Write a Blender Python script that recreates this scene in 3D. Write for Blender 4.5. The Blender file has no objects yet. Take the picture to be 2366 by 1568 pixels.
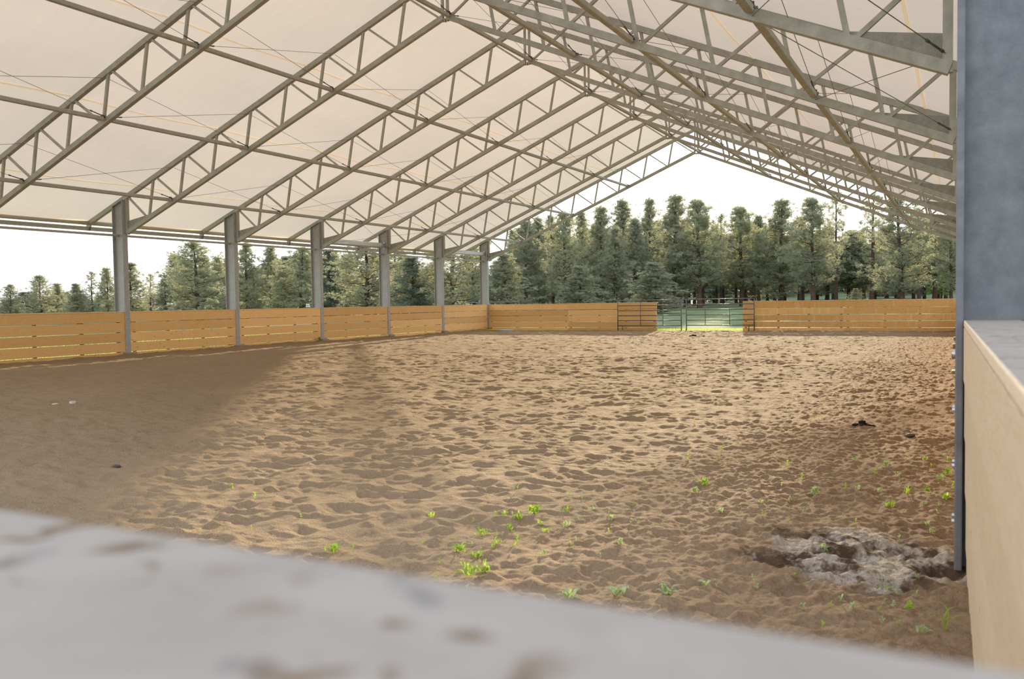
import bpy, math, random
import numpy as np
from mathutils import Matrix, Vector

SC = bpy.context.scene
COL = SC.collection
rnd = random.Random(7)
rng = np.random.default_rng(11)

# ------------------------------------------------------------------ camera
cam_d = bpy.data.cameras.new('camera')
cam = bpy.data.objects.new('camera', cam_d)
COL.objects.link(cam)
cam.matrix_world = Matrix(((0.894666788, -0.006038732, 0.446693264, 0.1297),
                           (0.446511687, 0.043634574, -0.893713230, -20.8041),
                           (-0.014094375, 0.999029308, 0.041734769, 1.7943),
                           (0, 0, 0, 1)))
cam_d.sensor_width = 36.0
cam_d.lens = 36.0 * 2087.73 / 2366.0
cam_d.clip_start = 0.05
cam_d.clip_end = 2000
cam_d.dof.use_dof = True
cam_d.dof.focus_distance = 26.0
cam_d.dof.aperture_fstop = 4.2
SC.camera = cam

# ------------------------------------------------------------------ sky, sun, exposure
SUN_EL = math.radians(12.2)
SUN_AZ = (-0.215, 0.976)
world = bpy.data.worlds.new('sky')
SC.world = world
world.use_nodes = True
nt = world.node_tree
nt.nodes.clear()
w_out = nt.nodes.new('ShaderNodeOutputWorld')
w_bg = nt.nodes.new('ShaderNodeBackground')
w_tc = nt.nodes.new('ShaderNodeTexCoord')
w_sep = nt.nodes.new('ShaderNodeSeparateXYZ')
w_ramp = nt.nodes.new('ShaderNodeValToRGB')
w_map = nt.nodes.new('ShaderNodeMapping')
w_noise = nt.nodes.new('ShaderNodeTexNoise')
w_cr = nt.nodes.new('ShaderNodeMapRange')
w_mix = nt.nodes.new('ShaderNodeMix')
w_mix.data_type = 'RGBA'
e = w_ramp.color_ramp.elements
e[0].position = 0.0
e[0].color = (0.97, 0.97, 0.96, 1)
e[1].position = 1.0
e[1].color = (0.58, 0.72, 0.98, 1)
k = w_ramp.color_ramp.elements.new(0.25)
k.color = (0.95, 0.97, 1.0, 1)
w_map.inputs['Scale'].default_value = (1.2, 1.2, 9.0)
w_noise.inputs['Scale'].default_value = 3.0
w_noise.inputs['Detail'].default_value = 5.0
w_cr.inputs['From Min'].default_value = 0.45
w_cr.inputs['From Max'].default_value = 0.75
w_cr.inputs['To Min'].default_value = 0.0
w_cr.inputs['To Max'].default_value = 0.35
w_mix.inputs['B'].default_value = (0.66, 0.66, 0.67, 1)
nt.links.new(w_tc.outputs['Generated'], w_sep.inputs[0])
nt.links.new(w_sep.outputs['Z'], w_ramp.inputs[0])
nt.links.new(w_tc.outputs['Generated'], w_map.inputs['Vector'])
nt.links.new(w_map.outputs[0], w_noise.inputs['Vector'])
nt.links.new(w_noise.outputs['Fac'], w_cr.inputs['Value'])
nt.links.new(w_cr.outputs[0], w_mix.inputs['Factor'])
nt.links.new(w_ramp.outputs['Color'], w_mix.inputs['A'])
nt.links.new(w_mix.outputs['Result'], w_bg.inputs['Color'])
nt.links.new(w_bg.outputs[0], w_out.inputs['Surface'])
w_bg.inputs['Strength'].default_value = 1.55

sun_d = bpy.data.lights.new('sun', 'SUN')
sun_d.energy = 9.2
sun_d.color = (1.0, 0.85, 0.60)
sun_d.angle = math.radians(0.8)
sun = bpy.data.objects.new('sun', sun_d)
COL.objects.link(sun)
sdir = Vector((SUN_AZ[0] * math.cos(SUN_EL), SUN_AZ[1] * math.cos(SUN_EL), math.sin(SUN_EL)))
sun.rotation_euler = sdir.to_track_quat('Z', 'Y').to_euler()
sun.location = (0, 60, 40)

SC.view_settings.view_transform = 'Standard'
SC.view_settings.look = 'None'
SC.view_settings.gamma = 1.0
SC.view_settings.use_curve_mapping = False
SC.view_settings.exposure = 0.32
SC.cycles.use_denoising = True
SC.cycles.max_bounces = 8
SC.cycles.transparent_max_bounces = 8

# ------------------------------------------------------------------ helpers
class MB:
    """collects simple solids, links them as one mesh object"""
    def __init__(self):
        self.v = []
        self.f = []
        self.s = []
    def add(self, verts, faces, smooth=False):
        o = len(self.v)
        self.v.extend([tuple(map(float, p)) for p in verts])
        self.f.extend([tuple(i + o for i in q) for q in faces])
        self.s.extend([smooth] * len(faces))
        return self
    def box(self, x0, x1, y0, y1, z0, z1, b=0.0):
        if b <= 0:
            v = [(x, y, z) for z in (z0, z1) for y in (y0, y1) for x in (x0, x1)]
            return self.add(v, [(0, 2, 3, 1), (4, 5, 7, 6), (0, 1, 5, 4), (2, 6, 7, 3), (0, 4, 6, 2), (1, 3, 7, 5)])
        # chamfered box: 24 vertices
        cx, cy, cz = (x0 + x1) / 2, (y0 + y1) / 2, (z0 + z1) / 2
        hx, hy, hz = (x1 - x0) / 2, (y1 - y0) / 2, (z1 - z0) / 2
        v = []
        idx = {}
        for sx in (-1, 1):
            for sy in (-1, 1):
                for sz in (-1, 1):
                    for a in range(3):
                        h = [hx - b, hy - b, hz - b]
                        h[a] = (hx, hy, hz)[a]
                        idx[(sx, sy, sz, a)] = len(v)
                        v.append((cx + sx * h[0], cy + sy * h[1], cz + sz * h[2]))
        f = []
        for a in range(3):
            for s in (-1, 1):
                q = []
                for (p, r) in ((-1, -1), (1, -1), (1, 1), (-1, 1)):
                    t = [0, 0, 0]
                    t[a] = s
                    t[(a + 1) % 3] = p
                    t[(a + 2) % 3] = r
                    q.append(idx[(t[0], t[1], t[2], a)])
                f.append(tuple(q) if s > 0 else tuple(q[::-1]))
        for a in range(3):
            b1, c1 = (a + 1) % 3, (a + 2) % 3
            for p in (-1, 1):
                for r in (-1, 1):
                    q = []
                    for s, ax in ((-1, b1), (1, b1), (1, c1), (-1, c1)):
                        t = [0, 0, 0]
                        t[a] = s
                        t[b1] = p
                        t[c1] = r
                        q.append(idx[(t[0], t[1], t[2], ax)])
                    f.append(tuple(q) if p * r > 0 else tuple(q[::-1]))
        for sx in (-1, 1):
            for sy in (-1, 1):
                for sz in (-1, 1):
                    q = [idx[(sx, sy, sz, a)] for a in range(3)]
                    f.append(tuple(q) if sx * sy * sz > 0 else tuple(q[::-1]))
        return self.add(v, f)
    def bar(self, p0, p1, w, h, up=(0, 0, 1), ext=0.0):
        """rectangular bar, w across, h along up"""
        a, b = Vector(p0), Vector(p1)
        d = (b - a).normalized()
        a = a - d * ext
        b = b + d * ext
        u = Vector(up)
        s = d.cross(u).normalized()
        u = s.cross(d).normalized()
        v = []
        for q in (a, b):
            for (i, j) in ((-1, -1), (1, -1), (1, 1), (-1, 1)):
                v.append(q + s * (i * w / 2) + u * (j * h / 2))
        return self.add(v, [(3, 2, 1, 0), (4, 5, 6, 7), (0, 1, 5, 4), (1, 2, 6, 5), (2, 3, 7, 6), (3, 0, 4, 7)])
    def tube(self, pts, r, n=8, cap=True, smooth=True):
        pts = [Vector(p) for p in pts]
        rs = r if isinstance(r, (list, tuple)) else [r] * len(pts)
        v = []
        f = []
        for i, p in enumerate(pts):
            d = (pts[min(i + 1, len(pts) - 1)] - pts[max(i - 1, 0)])
            if d.length < 1e-9:
                d = Vector((0, 0, 1))
            d.normalize()
            u = Vector((0, 0, 1)) if abs(d.z) < 0.9 else Vector((1, 0, 0))
            s = d.cross(u).normalized()
            u = s.cross(d)
            for k in range(n):
                a = 2 * math.pi * k / n
                v.append(p + (s * math.cos(a) + u * math.sin(a)) * rs[i])
        for i in range(len(pts) - 1):
            for k in range(n):
                k2 = (k + 1) % n
                f.append((i * n + k, i * n + k2, (i + 1) * n + k2, (i + 1) * n + k))
        if cap:
            f.append(tuple(range(n - 1, -1, -1)))
            f.append(tuple((len(pts) - 1) * n + k for k in range(n)))
        return self.add(v, f, smooth)
    def prism(self, poly, y0, y1):
        n = len(poly)
        v = [(x, y0, z) for x, z in poly] + [(x, y1, z) for x, z in poly]
        f = [tuple(range(n)), tuple(range(2 * n - 1, n - 1, -1))]
        for i in range(n):
            j = (i + 1) % n
            f.append((j, i, i + n, j + n))
        return self.add(v, f)
    def mesh(self, name, mat):
        me = bpy.data.meshes.new(name)
        me.from_pydata(self.v, [], self.f)
        if any(self.s):
            me.polygons.foreach_set('use_smooth', self.s)
        me.materials.append(mat)
        me.update()
        return me
    def build(self, name, mat, parent=None, label=None, sides=None):
        me = self.mesh(name, mat)
        if sides is not None:                    # sawn sides of another tone than the top
            me.materials.append(sides)
            for p in me.polygons:
                p.material_index = 0 if p.normal.z > 0.5 else 1
        return place(name, me, parent, label)

def place(name, me, parent=None, label=None):
    o = bpy.data.objects.new(name, me)
    COL.objects.link(o)
    if parent is not None:
        o.parent = parent
    if label:
        o['label'] = label
    return o

def np_mesh(name, verts, faces, mat, smooth=False):
    """verts (n,3), faces (m,k) arrays"""
    verts = np.asarray(verts, dtype=np.float32)
    faces = np.asarray(faces, dtype=np.int32)
    me = bpy.data.meshes.new(name)
    m, k = faces.shape
    me.vertices.add(len(verts))
    me.vertices.foreach_set('co', verts.ravel())
    me.loops.add(m * k)
    me.loops.foreach_set('vertex_index', faces.ravel())
    me.polygons.add(m)
    me.polygons.foreach_set('loop_start', np.arange(0, m * k, k, dtype=np.int32))
    me.polygons.foreach_set('loop_total', np.full(m, k, dtype=np.int32))
    if smooth:
        me.polygons.foreach_set('use_smooth', np.ones(m, dtype=bool))
    me.materials.append(mat)
    me.update(calc_edges=True)
    return me

def tag(o, label, cat, group=None):
    o['label'] = label
    o['category'] = cat
    if group:
        o['group'] = group
    if cat in ('column', 'beam', 'fence'):
        o['kind'] = 'thing'
    return o

def thing(name, label, cat, loc=(0, 0, 0), rz=0.0, group=None):
    o = bpy.data.objects.new(name, None)
    o.empty_display_size = 0.2
    COL.objects.link(o)
    o.location = loc
    o.rotation_euler = (0, 0, rz)
    return tag(o, label, cat, group)

def structure(o):
    o['kind'] = 'structure'
    return o

def dup(root, loc, rz=0.0, label=None, group=None, scale=None):
    r = root.copy()
    COL.objects.link(r)
    r.location = loc
    r.rotation_euler = (0, 0, rz)
    if scale:
        r.scale = scale
    if label:
        r['label'] = label
    if group:
        r['group'] = group
    for ch in list(root.children):
        c = ch.copy()
        COL.objects.link(c)
        c.parent = r
        for g in list(ch.children):
            d = g.copy()
            COL.objects.link(d)
            d.parent = c
    return r

# ------------------------------------------------------------------ materials
class NT:
    def __init__(self, name):
        self.m = bpy.data.materials.new(name)
        self.m.use_nodes = True
        self.t = self.m.node_tree
        self.t.nodes.clear()
        self.out = self.t.nodes.new('ShaderNodeOutputMaterial')
    def n(self, kind, **kw):
        nd = self.t.nodes.new('ShaderNode' + kind)
        ins = kw.pop('ins', {})
        for k, v in kw.items():
            setattr(nd, k, v)
        for k, v in ins.items():
            if hasattr(v, 'links') or isinstance(v, bpy.types.NodeSocket):
                self.t.links.new(v, nd.inputs[k])
            else:
                nd.inputs[k].default_value = v
        return nd
    def mix(self, f, a, b, blend='MIX'):
        nd = self.t.nodes.new('ShaderNodeMix')
        nd.data_type = 'RGBA'
        nd.blend_type = blend
        for key, v in (('Factor', f), ('A', a), ('B', b)):
            s = [i for i in nd.inputs if i.name == key and i.enabled][0]
            if isinstance(v, bpy.types.NodeSocket):
                self.t.links.new(v, s)
            else:
                s.default_value = v if not isinstance(v, tuple) else (v + (1,))[:4]
        return [o for o in nd.outputs if o.enabled][0]
    def math(self, op, a, b=0.0, c=None, clamp=False):
        nd = self.t.nodes.new('ShaderNodeMath')
        nd.operation = op
        nd.use_clamp = clamp
        for i, v in enumerate((a, b, c)):
            if v is None:
                continue
            if isinstance(v, bpy.types.NodeSocket):
                self.t.links.new(v, nd.inputs[i])
            else:
                nd.inputs[i].default_value = v
        return nd.outputs[0]
    def rng(self, v, a, b, c=0.0, d=1.0, smooth=False):
        nd = self.n('MapRange', ins={'Value': v, 'From Min': a, 'From Max': b, 'To Min': c, 'To Max': d})
        if smooth:
            nd.interpolation_type = 'SMOOTHSTEP'
        return nd.outputs[0]
    def noise(self, vec, scale, detail=3.0, rough=0.5, dist=0.0):
        nd = self.n('TexNoise', ins={'Scale': scale, 'Detail': detail, 'Roughness': rough, 'Distortion': dist})
        if vec is not None:
            self.t.links.new(vec, nd.inputs['Vector'])
        return nd.outputs['Fac']
    def mapped(self, vec, scale=(1, 1, 1), loc=(0, 0, 0)):
        nd = self.n('Mapping', ins={'Vector': vec, 'Scale': scale, 'Location': loc})
        return nd.outputs[0]
    def bump(self, h, strength=0.3, dist=0.01):
        return self.n('Bump', ins={'Height': h, 'Strength': strength, 'Distance': dist}).outputs[0]
    def princ(self, color, rough=0.6, metal=0.0, normal=None, spec=0.4, trans=None):
        ins = {'Base Color': color if isinstance(color, bpy.types.NodeSocket) else (color + (1,))[:4], 'Roughness': rough, 'Metallic': metal,
               'Specular IOR Level': spec}
        nd = self.n('BsdfPrincipled', ins=ins)
        if normal is not None:
            self.t.links.new(normal, nd.inputs['Normal'])
        return nd.outputs[0]
    def done(self, sh):
        self.t.links.new(sh, self.out.inputs['Surface'])
        return self.m

def make_wood(name, pale, mid, dark, knots=True, weather=0.0, stain=0.28):
    q = NT(name)
    tc = q.n('TexCoord').outputs['Object']
    info = q.n('ObjectInfo').outputs['Random']
    off = q.n('CombineXYZ', ins={'X': q.math('MULTIPLY', info, 37.0), 'Y': q.math('MULTIPLY', info, 61.0), 'Z': q.math('MULTIPLY', info, 17.0)}).outputs[0]
    vec = q.n('VectorMath', operation='ADD', ins={0: tc, 1: off}).outputs[0]
    grain = q.noise(q.mapped(vec, (4, 4, 60)), 1.0, 4.0, 0.6, 0.6)
    fine = q.noise(q.mapped(vec, (9, 9, 240)), 1.0, 3.0, 0.6)
    blot = q.noise(q.mapped(vec, (0.7, 0.7, 1.6)), 1.0, 3.0)
    drip = q.noise(q.mapped(vec, (7, 7, 0.8)), 1.0, 2.0)
    c = q.mix(q.rng(grain, 0.3, 0.75), pale, mid)
    c = q.mix(q.math('MULTIPLY', q.rng(fine, 0.45, 0.75), 0.5), c, dark)
    c = q.mix(q.math('MULTIPLY', q.rng(blot, 0.45, 0.75), 0.45), c, mid)
    c = q.mix(q.math('MULTIPLY', q.rng(drip, 0.55, 0.72), stain), c, pale)
    tint = q.mix(q.rng(info, 0.0, 1.0), (0.80, 0.77, 0.72), (1.08, 1.07, 1.08))
    c = q.mix(1.0, c, tint, 'MULTIPLY')
    if knots:
        vo = q.n('TexVoronoi', ins={'Scale': 1.0, 'Vector': q.mapped(vec, (5.0, 5.0, 7.5))})
        sel = q.n('SeparateColor', ins={0: vo.outputs['Color']}).outputs[0]
        k = q.math('MULTIPLY', q.rng(vo.outputs['Distance'], 0.06, 0.13, 1.0, 0.0), q.math('GREATER_THAN', sel, 0.5))
        c = q.mix(k, c, (dark[0] * 0.45, dark[1] * 0.42, dark[2] * 0.4))
    if weather:
        wn = q.noise(q.mapped(vec, (1.5, 1.5, 1.5)), 1.0, 4.0)
        c = q.mix(q.math('MULTIPLY', q.rng(wn, 0.3, 0.6), weather), c, (0.50, 0.47, 0.43))
    nrm = q.bump(q.math('ADD', grain, q.math('MULTIPLY', fine, 0.5)), 0.25, 0.004)
    return q.done(q.princ(c, 0.7, 0.0, nrm, 0.25))

WOOD = make_wood('pine_boards', (0.92, 0.63, 0.31), (0.84, 0.50, 0.17), (0.46, 0.25, 0.085))
STAINED = make_wood('rain_stained_pine', (0.94, 0.68, 0.36), (0.82, 0.47, 0.13), (0.42, 0.22, 0.07), stain=0.8)
NAILWOOD = make_wood('brown_nailer_wood', (0.16, 0.095, 0.045), (0.12, 0.07, 0.03), (0.06, 0.035, 0.016), knots=False)
WOODPALE = make_wood('pale_pine_boards', (0.90, 0.74, 0.53), (0.85, 0.67, 0.44), (0.50, 0.33, 0.18), weather=0.06, stain=0.5)
def make_cap():
    q = NT('weathered_cap_wood')
    tc = q.n('TexCoord').outputs['Object']
    info = q.n('ObjectInfo').outputs['Random']
    off = q.n('CombineXYZ', ins={'X': q.math('MULTIPLY', info, 23.0), 'Y': q.math('MULTIPLY', info, 41.0)}).outputs[0]
    vec = q.n('VectorMath', operation='ADD', ins={0: tc, 1: off}).outputs[0]
    g = q.noise(q.mapped(vec, (9, 9, 9)), 1.0, 4.0, 0.6, 0.3)
    c = q.mix(q.rng(g, 0.3, 0.7), (0.36, 0.312, 0.262), (0.305, 0.258, 0.212))
    st = q.noise(q.mapped(vec, (26, 26, 26)), 1.0, 2.0, 0.5, 0.6)
    zone = q.noise(q.mapped(vec, (4.0, 7.0, 4.0), (0.3, 0.2, 0)), 1.0, 1.0)
    k = q.math('MULTIPLY', q.rng(st, 0.55, 0.66), q.rng(zone, 0.44, 0.58))
    c = q.mix(q.math('MULTIPLY', k, 0.9), c, (0.16, 0.10, 0.05))
    pit = q.noise(q.mapped(vec, (16, 16, 16), (5, 2, 0)), 1.0, 2.0)
    c = q.mix(q.math('MULTIPLY', q.rng(pit, 0.66, 0.74), 0.5), c, (0.13, 0.12, 0.115))
    nrm = q.bump(g, 0.3, 0.004)
    return q.done(q.princ(c, 0.8, 0.0, nrm, 0.2))
CAP = make_cap()

def make_steel(name, a, b, rough=0.55, metal=0.35, speck=0.12):
    q = NT(name)
    tc = q.n('TexCoord').outputs['Object']
    n1 = q.noise(tc, 6.0, 5.0, 0.65)
    n2 = q.noise(q.mapped(tc, (3, 3, 0.7)), 3.0, 4.0, 0.6)
    sp = q.n('TexVoronoi', ins={'Scale': 55.0, 'Vector': tc}).outputs['Distance']
    c = q.mix(q.rng(n1, 0.3, 0.7), a, b)
    c = q.mix(q.math('MULTIPLY', q.rng(n2, 0.5, 0.8), 0.5), c, (b[0] * 0.72, b[1] * 0.72, b[2] * 0.74))
    c = q.mix(q.math('MULTIPLY', q.rng(sp, 0.0, 0.6), speck), c, (0.7, 0.72, 0.74))
    r = q.rng(n1, 0.3, 0.7, rough - 0.1, rough + 0.15)
    nd = q.n('BsdfPrincipled', ins={'Base Color': c, 'Roughness': r, 'Metallic': metal})
    return q.done(nd.outputs[0])
STEEL = make_steel('galvanised_tube', (0.43, 0.415, 0.355), (0.34, 0.33, 0.28))
STEELDARK = make_steel('dull_plate', (0.33, 0.31, 0.26), (0.24, 0.225, 0.185))
GALV = make_steel('galvanised_column', (0.37, 0.37, 0.36), (0.29, 0.29, 0.285), 0.5, 0.2)
GALVSKYTINT = make_steel('sky_tinted_galvanised', (0.18, 0.19, 0.21), (0.122, 0.130, 0.150), 0.5, 0.2, 0.03)  # darker copy of the column steel, skylight's blue cast painted into its colour
BRIGHT = make_steel('bright_galvanised', (0.66, 0.68, 0.70), (0.55, 0.57, 0.60), 0.4, 0.6)
BLACKSTEEL = make_steel('dark_corral_pipe', (0.10, 0.095, 0.10), (0.07, 0.065, 0.07), 0.32, 0.5)
CABLE = make_steel('steel_cable', (0.16, 0.15, 0.13), (0.11, 0.105, 0.09), 0.5, 0.4)
CLAMP = make_steel('dark_fittings', (0.075, 0.07, 0.06), (0.05, 0.045, 0.04), 0.5, 0.4)

def make_plain(name, a, b, scale=12.0, rough=0.85, bump=0.3):
    q = NT(name)
    tc = q.n('TexCoord').outputs['Object']
    n1 = q.noise(tc, scale, 4.0, 0.6)
    c = q.mix(q.rng(n1, 0.3, 0.7), a, b)
    return q.done(q.princ(c, rough, 0.0, q.bump(n1, bump, 0.01), 0.2))
CONCRETE = make_plain('concrete', (0.36, 0.31, 0.25), (0.26, 0.22, 0.17), 14.0)
DUNG = make_plain('dung', (0.035, 0.025, 0.018), (0.015, 0.011, 0.008), 30.0)
STONE = make_plain('pale_stone', (0.6, 0.55, 0.5), (0.45, 0.4, 0.36), 20.0)
DARKSTONE = make_plain('dark_clod', (0.12, 0.10, 0.085), (0.08, 0.065, 0.05), 20.0)
BARK = make_plain('pine_bark', (0.115, 0.072, 0.052), (0.055, 0.038, 0.03), 6.0)
YELLOW = make_plain('yellow_paint', (0.75, 0.48, 0.06), (0.62, 0.38, 0.05), 8.0, 0.5, 0.05)
PALEBLUE = make_plain('pale_blue_paint', (0.45, 0.58, 0.66), (0.55, 0.62, 0.66), 8.0, 0.5, 0.05)
PALEYELLOW = make_plain('faded_yellow_paint', (0.66, 0.53, 0.24), (0.58, 0.44, 0.2), 8.0, 0.6, 0.05)

def make_fabric(name, refl, trans, seam=False):
    q = NT(name)
    geo = q.n('NewGeometry')
    pos = geo.outputs['Position']
    n1 = q.noise(q.mapped(pos, (0.35, 0.12, 0.35)), 1.0, 3.0)
    n2 = q.noise(q.mapped(pos, (1.2, 5.0, 1.2)), 1.0, 3.0)
    v = q.rng(n1, 0.3, 0.7, 0.94, 1.04)
    v = q.math('MULTIPLY', v, q.rng(n2, 0.3, 0.7, 0.985, 1.015))
    g = q.n('CombineColor', ins={0: v, 1: v, 2: v}).outputs[0]
    c1 = q.mix(1.0, refl, g, 'MULTIPLY')
    c2 = q.mix(1.0, trans, g, 'MULTIPLY')
    nrm = q.bump(q.noise(q.mapped(pos, (0.8, 2.2, 0.8)), 1.0, 2.0), 0.12, 0.05)
    d = q.n('BsdfDiffuse', ins={'Color': c1, 'Normal': nrm}).outputs[0]
    t = q.n('BsdfTranslucent', ins={'Color': c2, 'Normal': nrm}).outputs[0]
    a = q.n('AddShader', ins={0: d, 1: t}).outputs[0]
    return q.done(a)
FABRIC = make_fabric('roof_fabric', (0.67, 0.635, 0.595), (0.217, 0.195, 0.171))
SEAM = make_fabric('fabric_seam', (0.66, 0.60, 0.51), (0.55, 0.505, 0.42))
HEM = make_fabric('fabric_hem', (0.50, 0.45, 0.37), (0.06, 0.052, 0.042))

def make_sand():
    q = NT('arena_sand')
    pos = q.n('NewGeometry').outputs['Position']
    sx = q.n('SeparateXYZ', ins={0: pos})
    X, Y = sx.outputs[0], sx.outputs[1]
    g1 = q.noise(pos, 170.0, 1.0, 0.7)
    g2 = q.noise(pos, 45.0, 3.0, 0.65)
    big = q.noise(pos, 0.35, 3.0)
    c = q.mix(q.rng(g1, 0.25, 0.75), (0.125, 0.086, 0.048), (0.415, 0.30, 0.185))
    c = q.mix(q.math('MULTIPLY', q.rng(g2, 0.4, 0.7), 0.25), c, (0.34, 0.235, 0.14))
    c = q.mix(q.math('MULTIPLY', q.rng(big, 0.35, 0.65), 0.3), c, (0.36, 0.255, 0.16))
    # damp brown soil along the right fence, widening toward the near corner
    mid = q.noise(pos, 1.1, 4.0, 0.6)
    edge = q.math('ADD', X, q.math('MULTIPLY', q.math('SUBTRACT', mid, 0.5), 2.6))
    lim = q.rng(Y, -15.0, 8.0, -2.3, -1.4)
    damp = q.rng(q.math('SUBTRACT', edge, lim), -0.9, 1.0, 0.0, 1.0, True)
    soil = q.mix(q.rng(g2, 0.3, 0.7), (0.20, 0.125, 0.07), (0.33, 0.215, 0.125))
    c = q.mix(q.math('MULTIPLY', q.math('MULTIPLY', damp, q.rng(mid, 0.3, 0.62, 0.45, 1.0)), 0.8), c, soil)
    # dried mud crust in the near right corner
    mx = q.math('DIVIDE', q.math('ADD', X, 0.36), 0.72)
    my = q.math('DIVIDE', q.math('ADD', Y, 14.95), 0.72)
    rr = q.math('SQRT', q.math('ADD', q.math('MULTIPLY', mx, mx), q.math('MULTIPLY', my, my)))
    rr = q.math('ADD', rr, q.math('MULTIPLY', q.math('SUBTRACT', q.noise(pos, 3.5, 4.0, 0.65), 0.5), 1.3))
    crust = q.rng(rr, 0.72, 1.02, 1.0, 0.0, True)
    crk = q.noise(pos, 30.0, 5.0, 0.8)
    crack = q.rng(crk, 0.36, 0.47, 0.0, 1.0)
    grey = q.mix(q.rng(g2, 0.3, 0.7), (0.34, 0.285, 0.215), (0.50, 0.43, 0.34))
    grey = q.mix(crack, (0.15, 0.10, 0.06), grey)
    wet = q.noise(pos, 3.6, 4.0, 0.7)
    grey = q.mix(q.rng(wet, 0.50, 0.60), grey, (0.075, 0.045, 0.026))
    c = q.mix(crust, c, grey)
    halo = q.math('MULTIPLY', q.rng(rr, 0.9, 1.5, 1.0, 0.0), q.rng(wet, 0.50, 0.64))
    c = q.mix(q.math('MULTIPLY', halo, 0.75), c, (0.10, 0.06, 0.035))
    # a little grass sprouting colour in the far left corner
    gm = q.math('MULTIPLY', q.rng(Y, 21.5, 24.0), q.rng(X, -14.0, -22.0, 0.0, 1.0))
    gm = q.math('MULTIPLY', gm, q.rng(q.noise(pos, 2.0, 3.0), 0.42, 0.6))
    c = q.mix(q.math('MULTIPLY', gm, 0.7), c, (0.16, 0.21, 0.05))
    h = q.math('ADD', q.math('MULTIPLY', g1, 0.35), q.math('MULTIPLY', g2, 1.0))
    h = q.math('ADD', h, q.math('MULTIPLY', q.noise(pos, 14.0, 3.0, 0.6), 1.6))
    nrm = q.bump(h, 0.75, 0.02)
    return q.done(q.princ(c, 0.95, 0.0, nrm, 0.08))
SAND = make_sand()

def make_meadow():
    q = NT('meadow_ground')
    pos = q.n('NewGeometry').outputs['Position']
    n1 = q.noise(pos, 0.25, 4.0, 0.6)
    n2 = q.noise(pos, 3.0, 4.0, 0.7)
    c = q.mix(q.rng(n1, 0.35, 0.65), (0.115, 0.165, 0.085), (0.165, 0.205, 0.10))
    c = q.mix(q.math('MULTIPLY', q.rng(n2, 0.4, 0.7), 0.5), c, (0.20, 0.19, 0.09))
    return q.done(q.princ(c, 0.95, 0.0, q.bump(n2, 0.8, 0.15), 0.05))
MEADOW = make_meadow()

def make_leaf(name, d, t, hue=0.25):
    q = NT(name)
    info = q.n('ObjectInfo').outputs['Random']
    pos = q.n('NewGeometry').outputs['Position']
    n1 = q.noise(pos, 0.7, 2.0)
    k = q.math('ADD', q.math('MULTIPLY', info, 0.6), q.math('MULTIPLY', n1, 0.4))
    dk = q.mix(k, (d[0] * (1 - hue), d[1] * (1 - hue * 0.8), d[2] * (1 - hue * 0.3)), (d[0] * (1 + hue), d[1] * (1 + hue * 0.9), d[2] * (1 + hue * 0.5)))
    a = q.n('BsdfDiffuse', ins={'Color': dk}).outputs[0]
    b = q.n('BsdfTranslucent', ins={'Color': (t + (1,))[:4]}).outputs[0]
    return q.done(q.n('AddShader', ins={0: a, 1: b}).outputs[0])
NEEDLE = make_leaf('pine_needles', (0.165, 0.185, 0.125), (0.19, 0.18, 0.105))
NEEDLEDARK = make_leaf('dark_needles', (0.12, 0.15, 0.11), (0.115, 0.12, 0.075))
BRIGHTLEAF = make_leaf('spring_leaves', (0.16, 0.27, 0.06), (0.18, 0.26, 0.05))
WEED = make_leaf('weed_leaves', (0.16, 0.23, 0.06), (0.26, 0.33, 0.05), 0.2)
WEEDGREY = make_leaf('downy_weed_leaves', (0.27, 0.31, 0.19), (0.20, 0.25, 0.08), 0.2)
GRASS = make_leaf('grass_blades', (0.18, 0.24, 0.06), (0.24, 0.28, 0.06), 0.2)

# ------------------------------------------------------------------ sand floor
def lattice(shape, seed):
    return np.random.default_rng(seed).random(shape)
def noise2(x, y, scale, seed):
    """smooth value noise on the tensor grid x (n) by y (m) -> (m, n), range -1..1"""
    fx, fy = (x - x.min()) / scale, (y - y.min()) / scale
    g = lattice((int(fy.max()) + 3, int(fx.max()) + 3), seed)
    ix, iy = fx.astype(int), fy.astype(int)
    tx, ty = fx - ix, fy - iy
    tx, ty = tx * tx * (3 - 2 * tx), ty * ty * (3 - 2 * ty)
    a = g[np.ix_(iy, ix)]
    b = g[np.ix_(iy, ix + 1)]
    c = g[np.ix_(iy + 1, ix)]
    d = g[np.ix_(iy + 1, ix + 1)]
    top = a + (b - a) * tx[None, :]
    bot = c + (d - c) * tx[None, :]
    return (top + (bot - top) * ty[:, None]) * 2 - 1
def smooth(t):
    t = np.clip(t, 0, 1)
    return t * t * (3 - 2 * t)
GX = np.concatenate([np.arange(-24.75, -13, 0.075), np.arange(-13, -6, 0.042), np.arange(-6, -3.2, 0.026), np.arange(-3.2, 0.46, 0.0135)])
GY = np.concatenate([np.arange(-20.9, -17.6, 0.1), np.arange(-17.6, -11.8, 0.0155), np.arange(-11.8, -9, 0.028), np.arange(-9, 3, 0.05), np.arange(3, 25.12, 0.09)])
GZ = np.full((len(GY), len(GX)), 0.2)
GZ += (-0.035 * smooth((GY - 2) / 22))[:, None]
GZ += (0.06 * smooth((-23.0 - GX) / 1.4))[None, :] * (1 + 0.6 * noise2(GX, GY, 2.2, 5))
rough = 1 - 0.75 * smooth((GX + 3.4) / 2.0)          # softer prints in the damp soil by the right fence
for sc_, am, sd in ((2.6, 0.014, 1), (1.0, 0.010, 2), (0.2, 0.008, 4), (0.1, 0.006, 5), (0.055, 0.004, 6)):
    GZ += am * noise2(GX, GY, sc_, sd) * rough[None, :]
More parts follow.
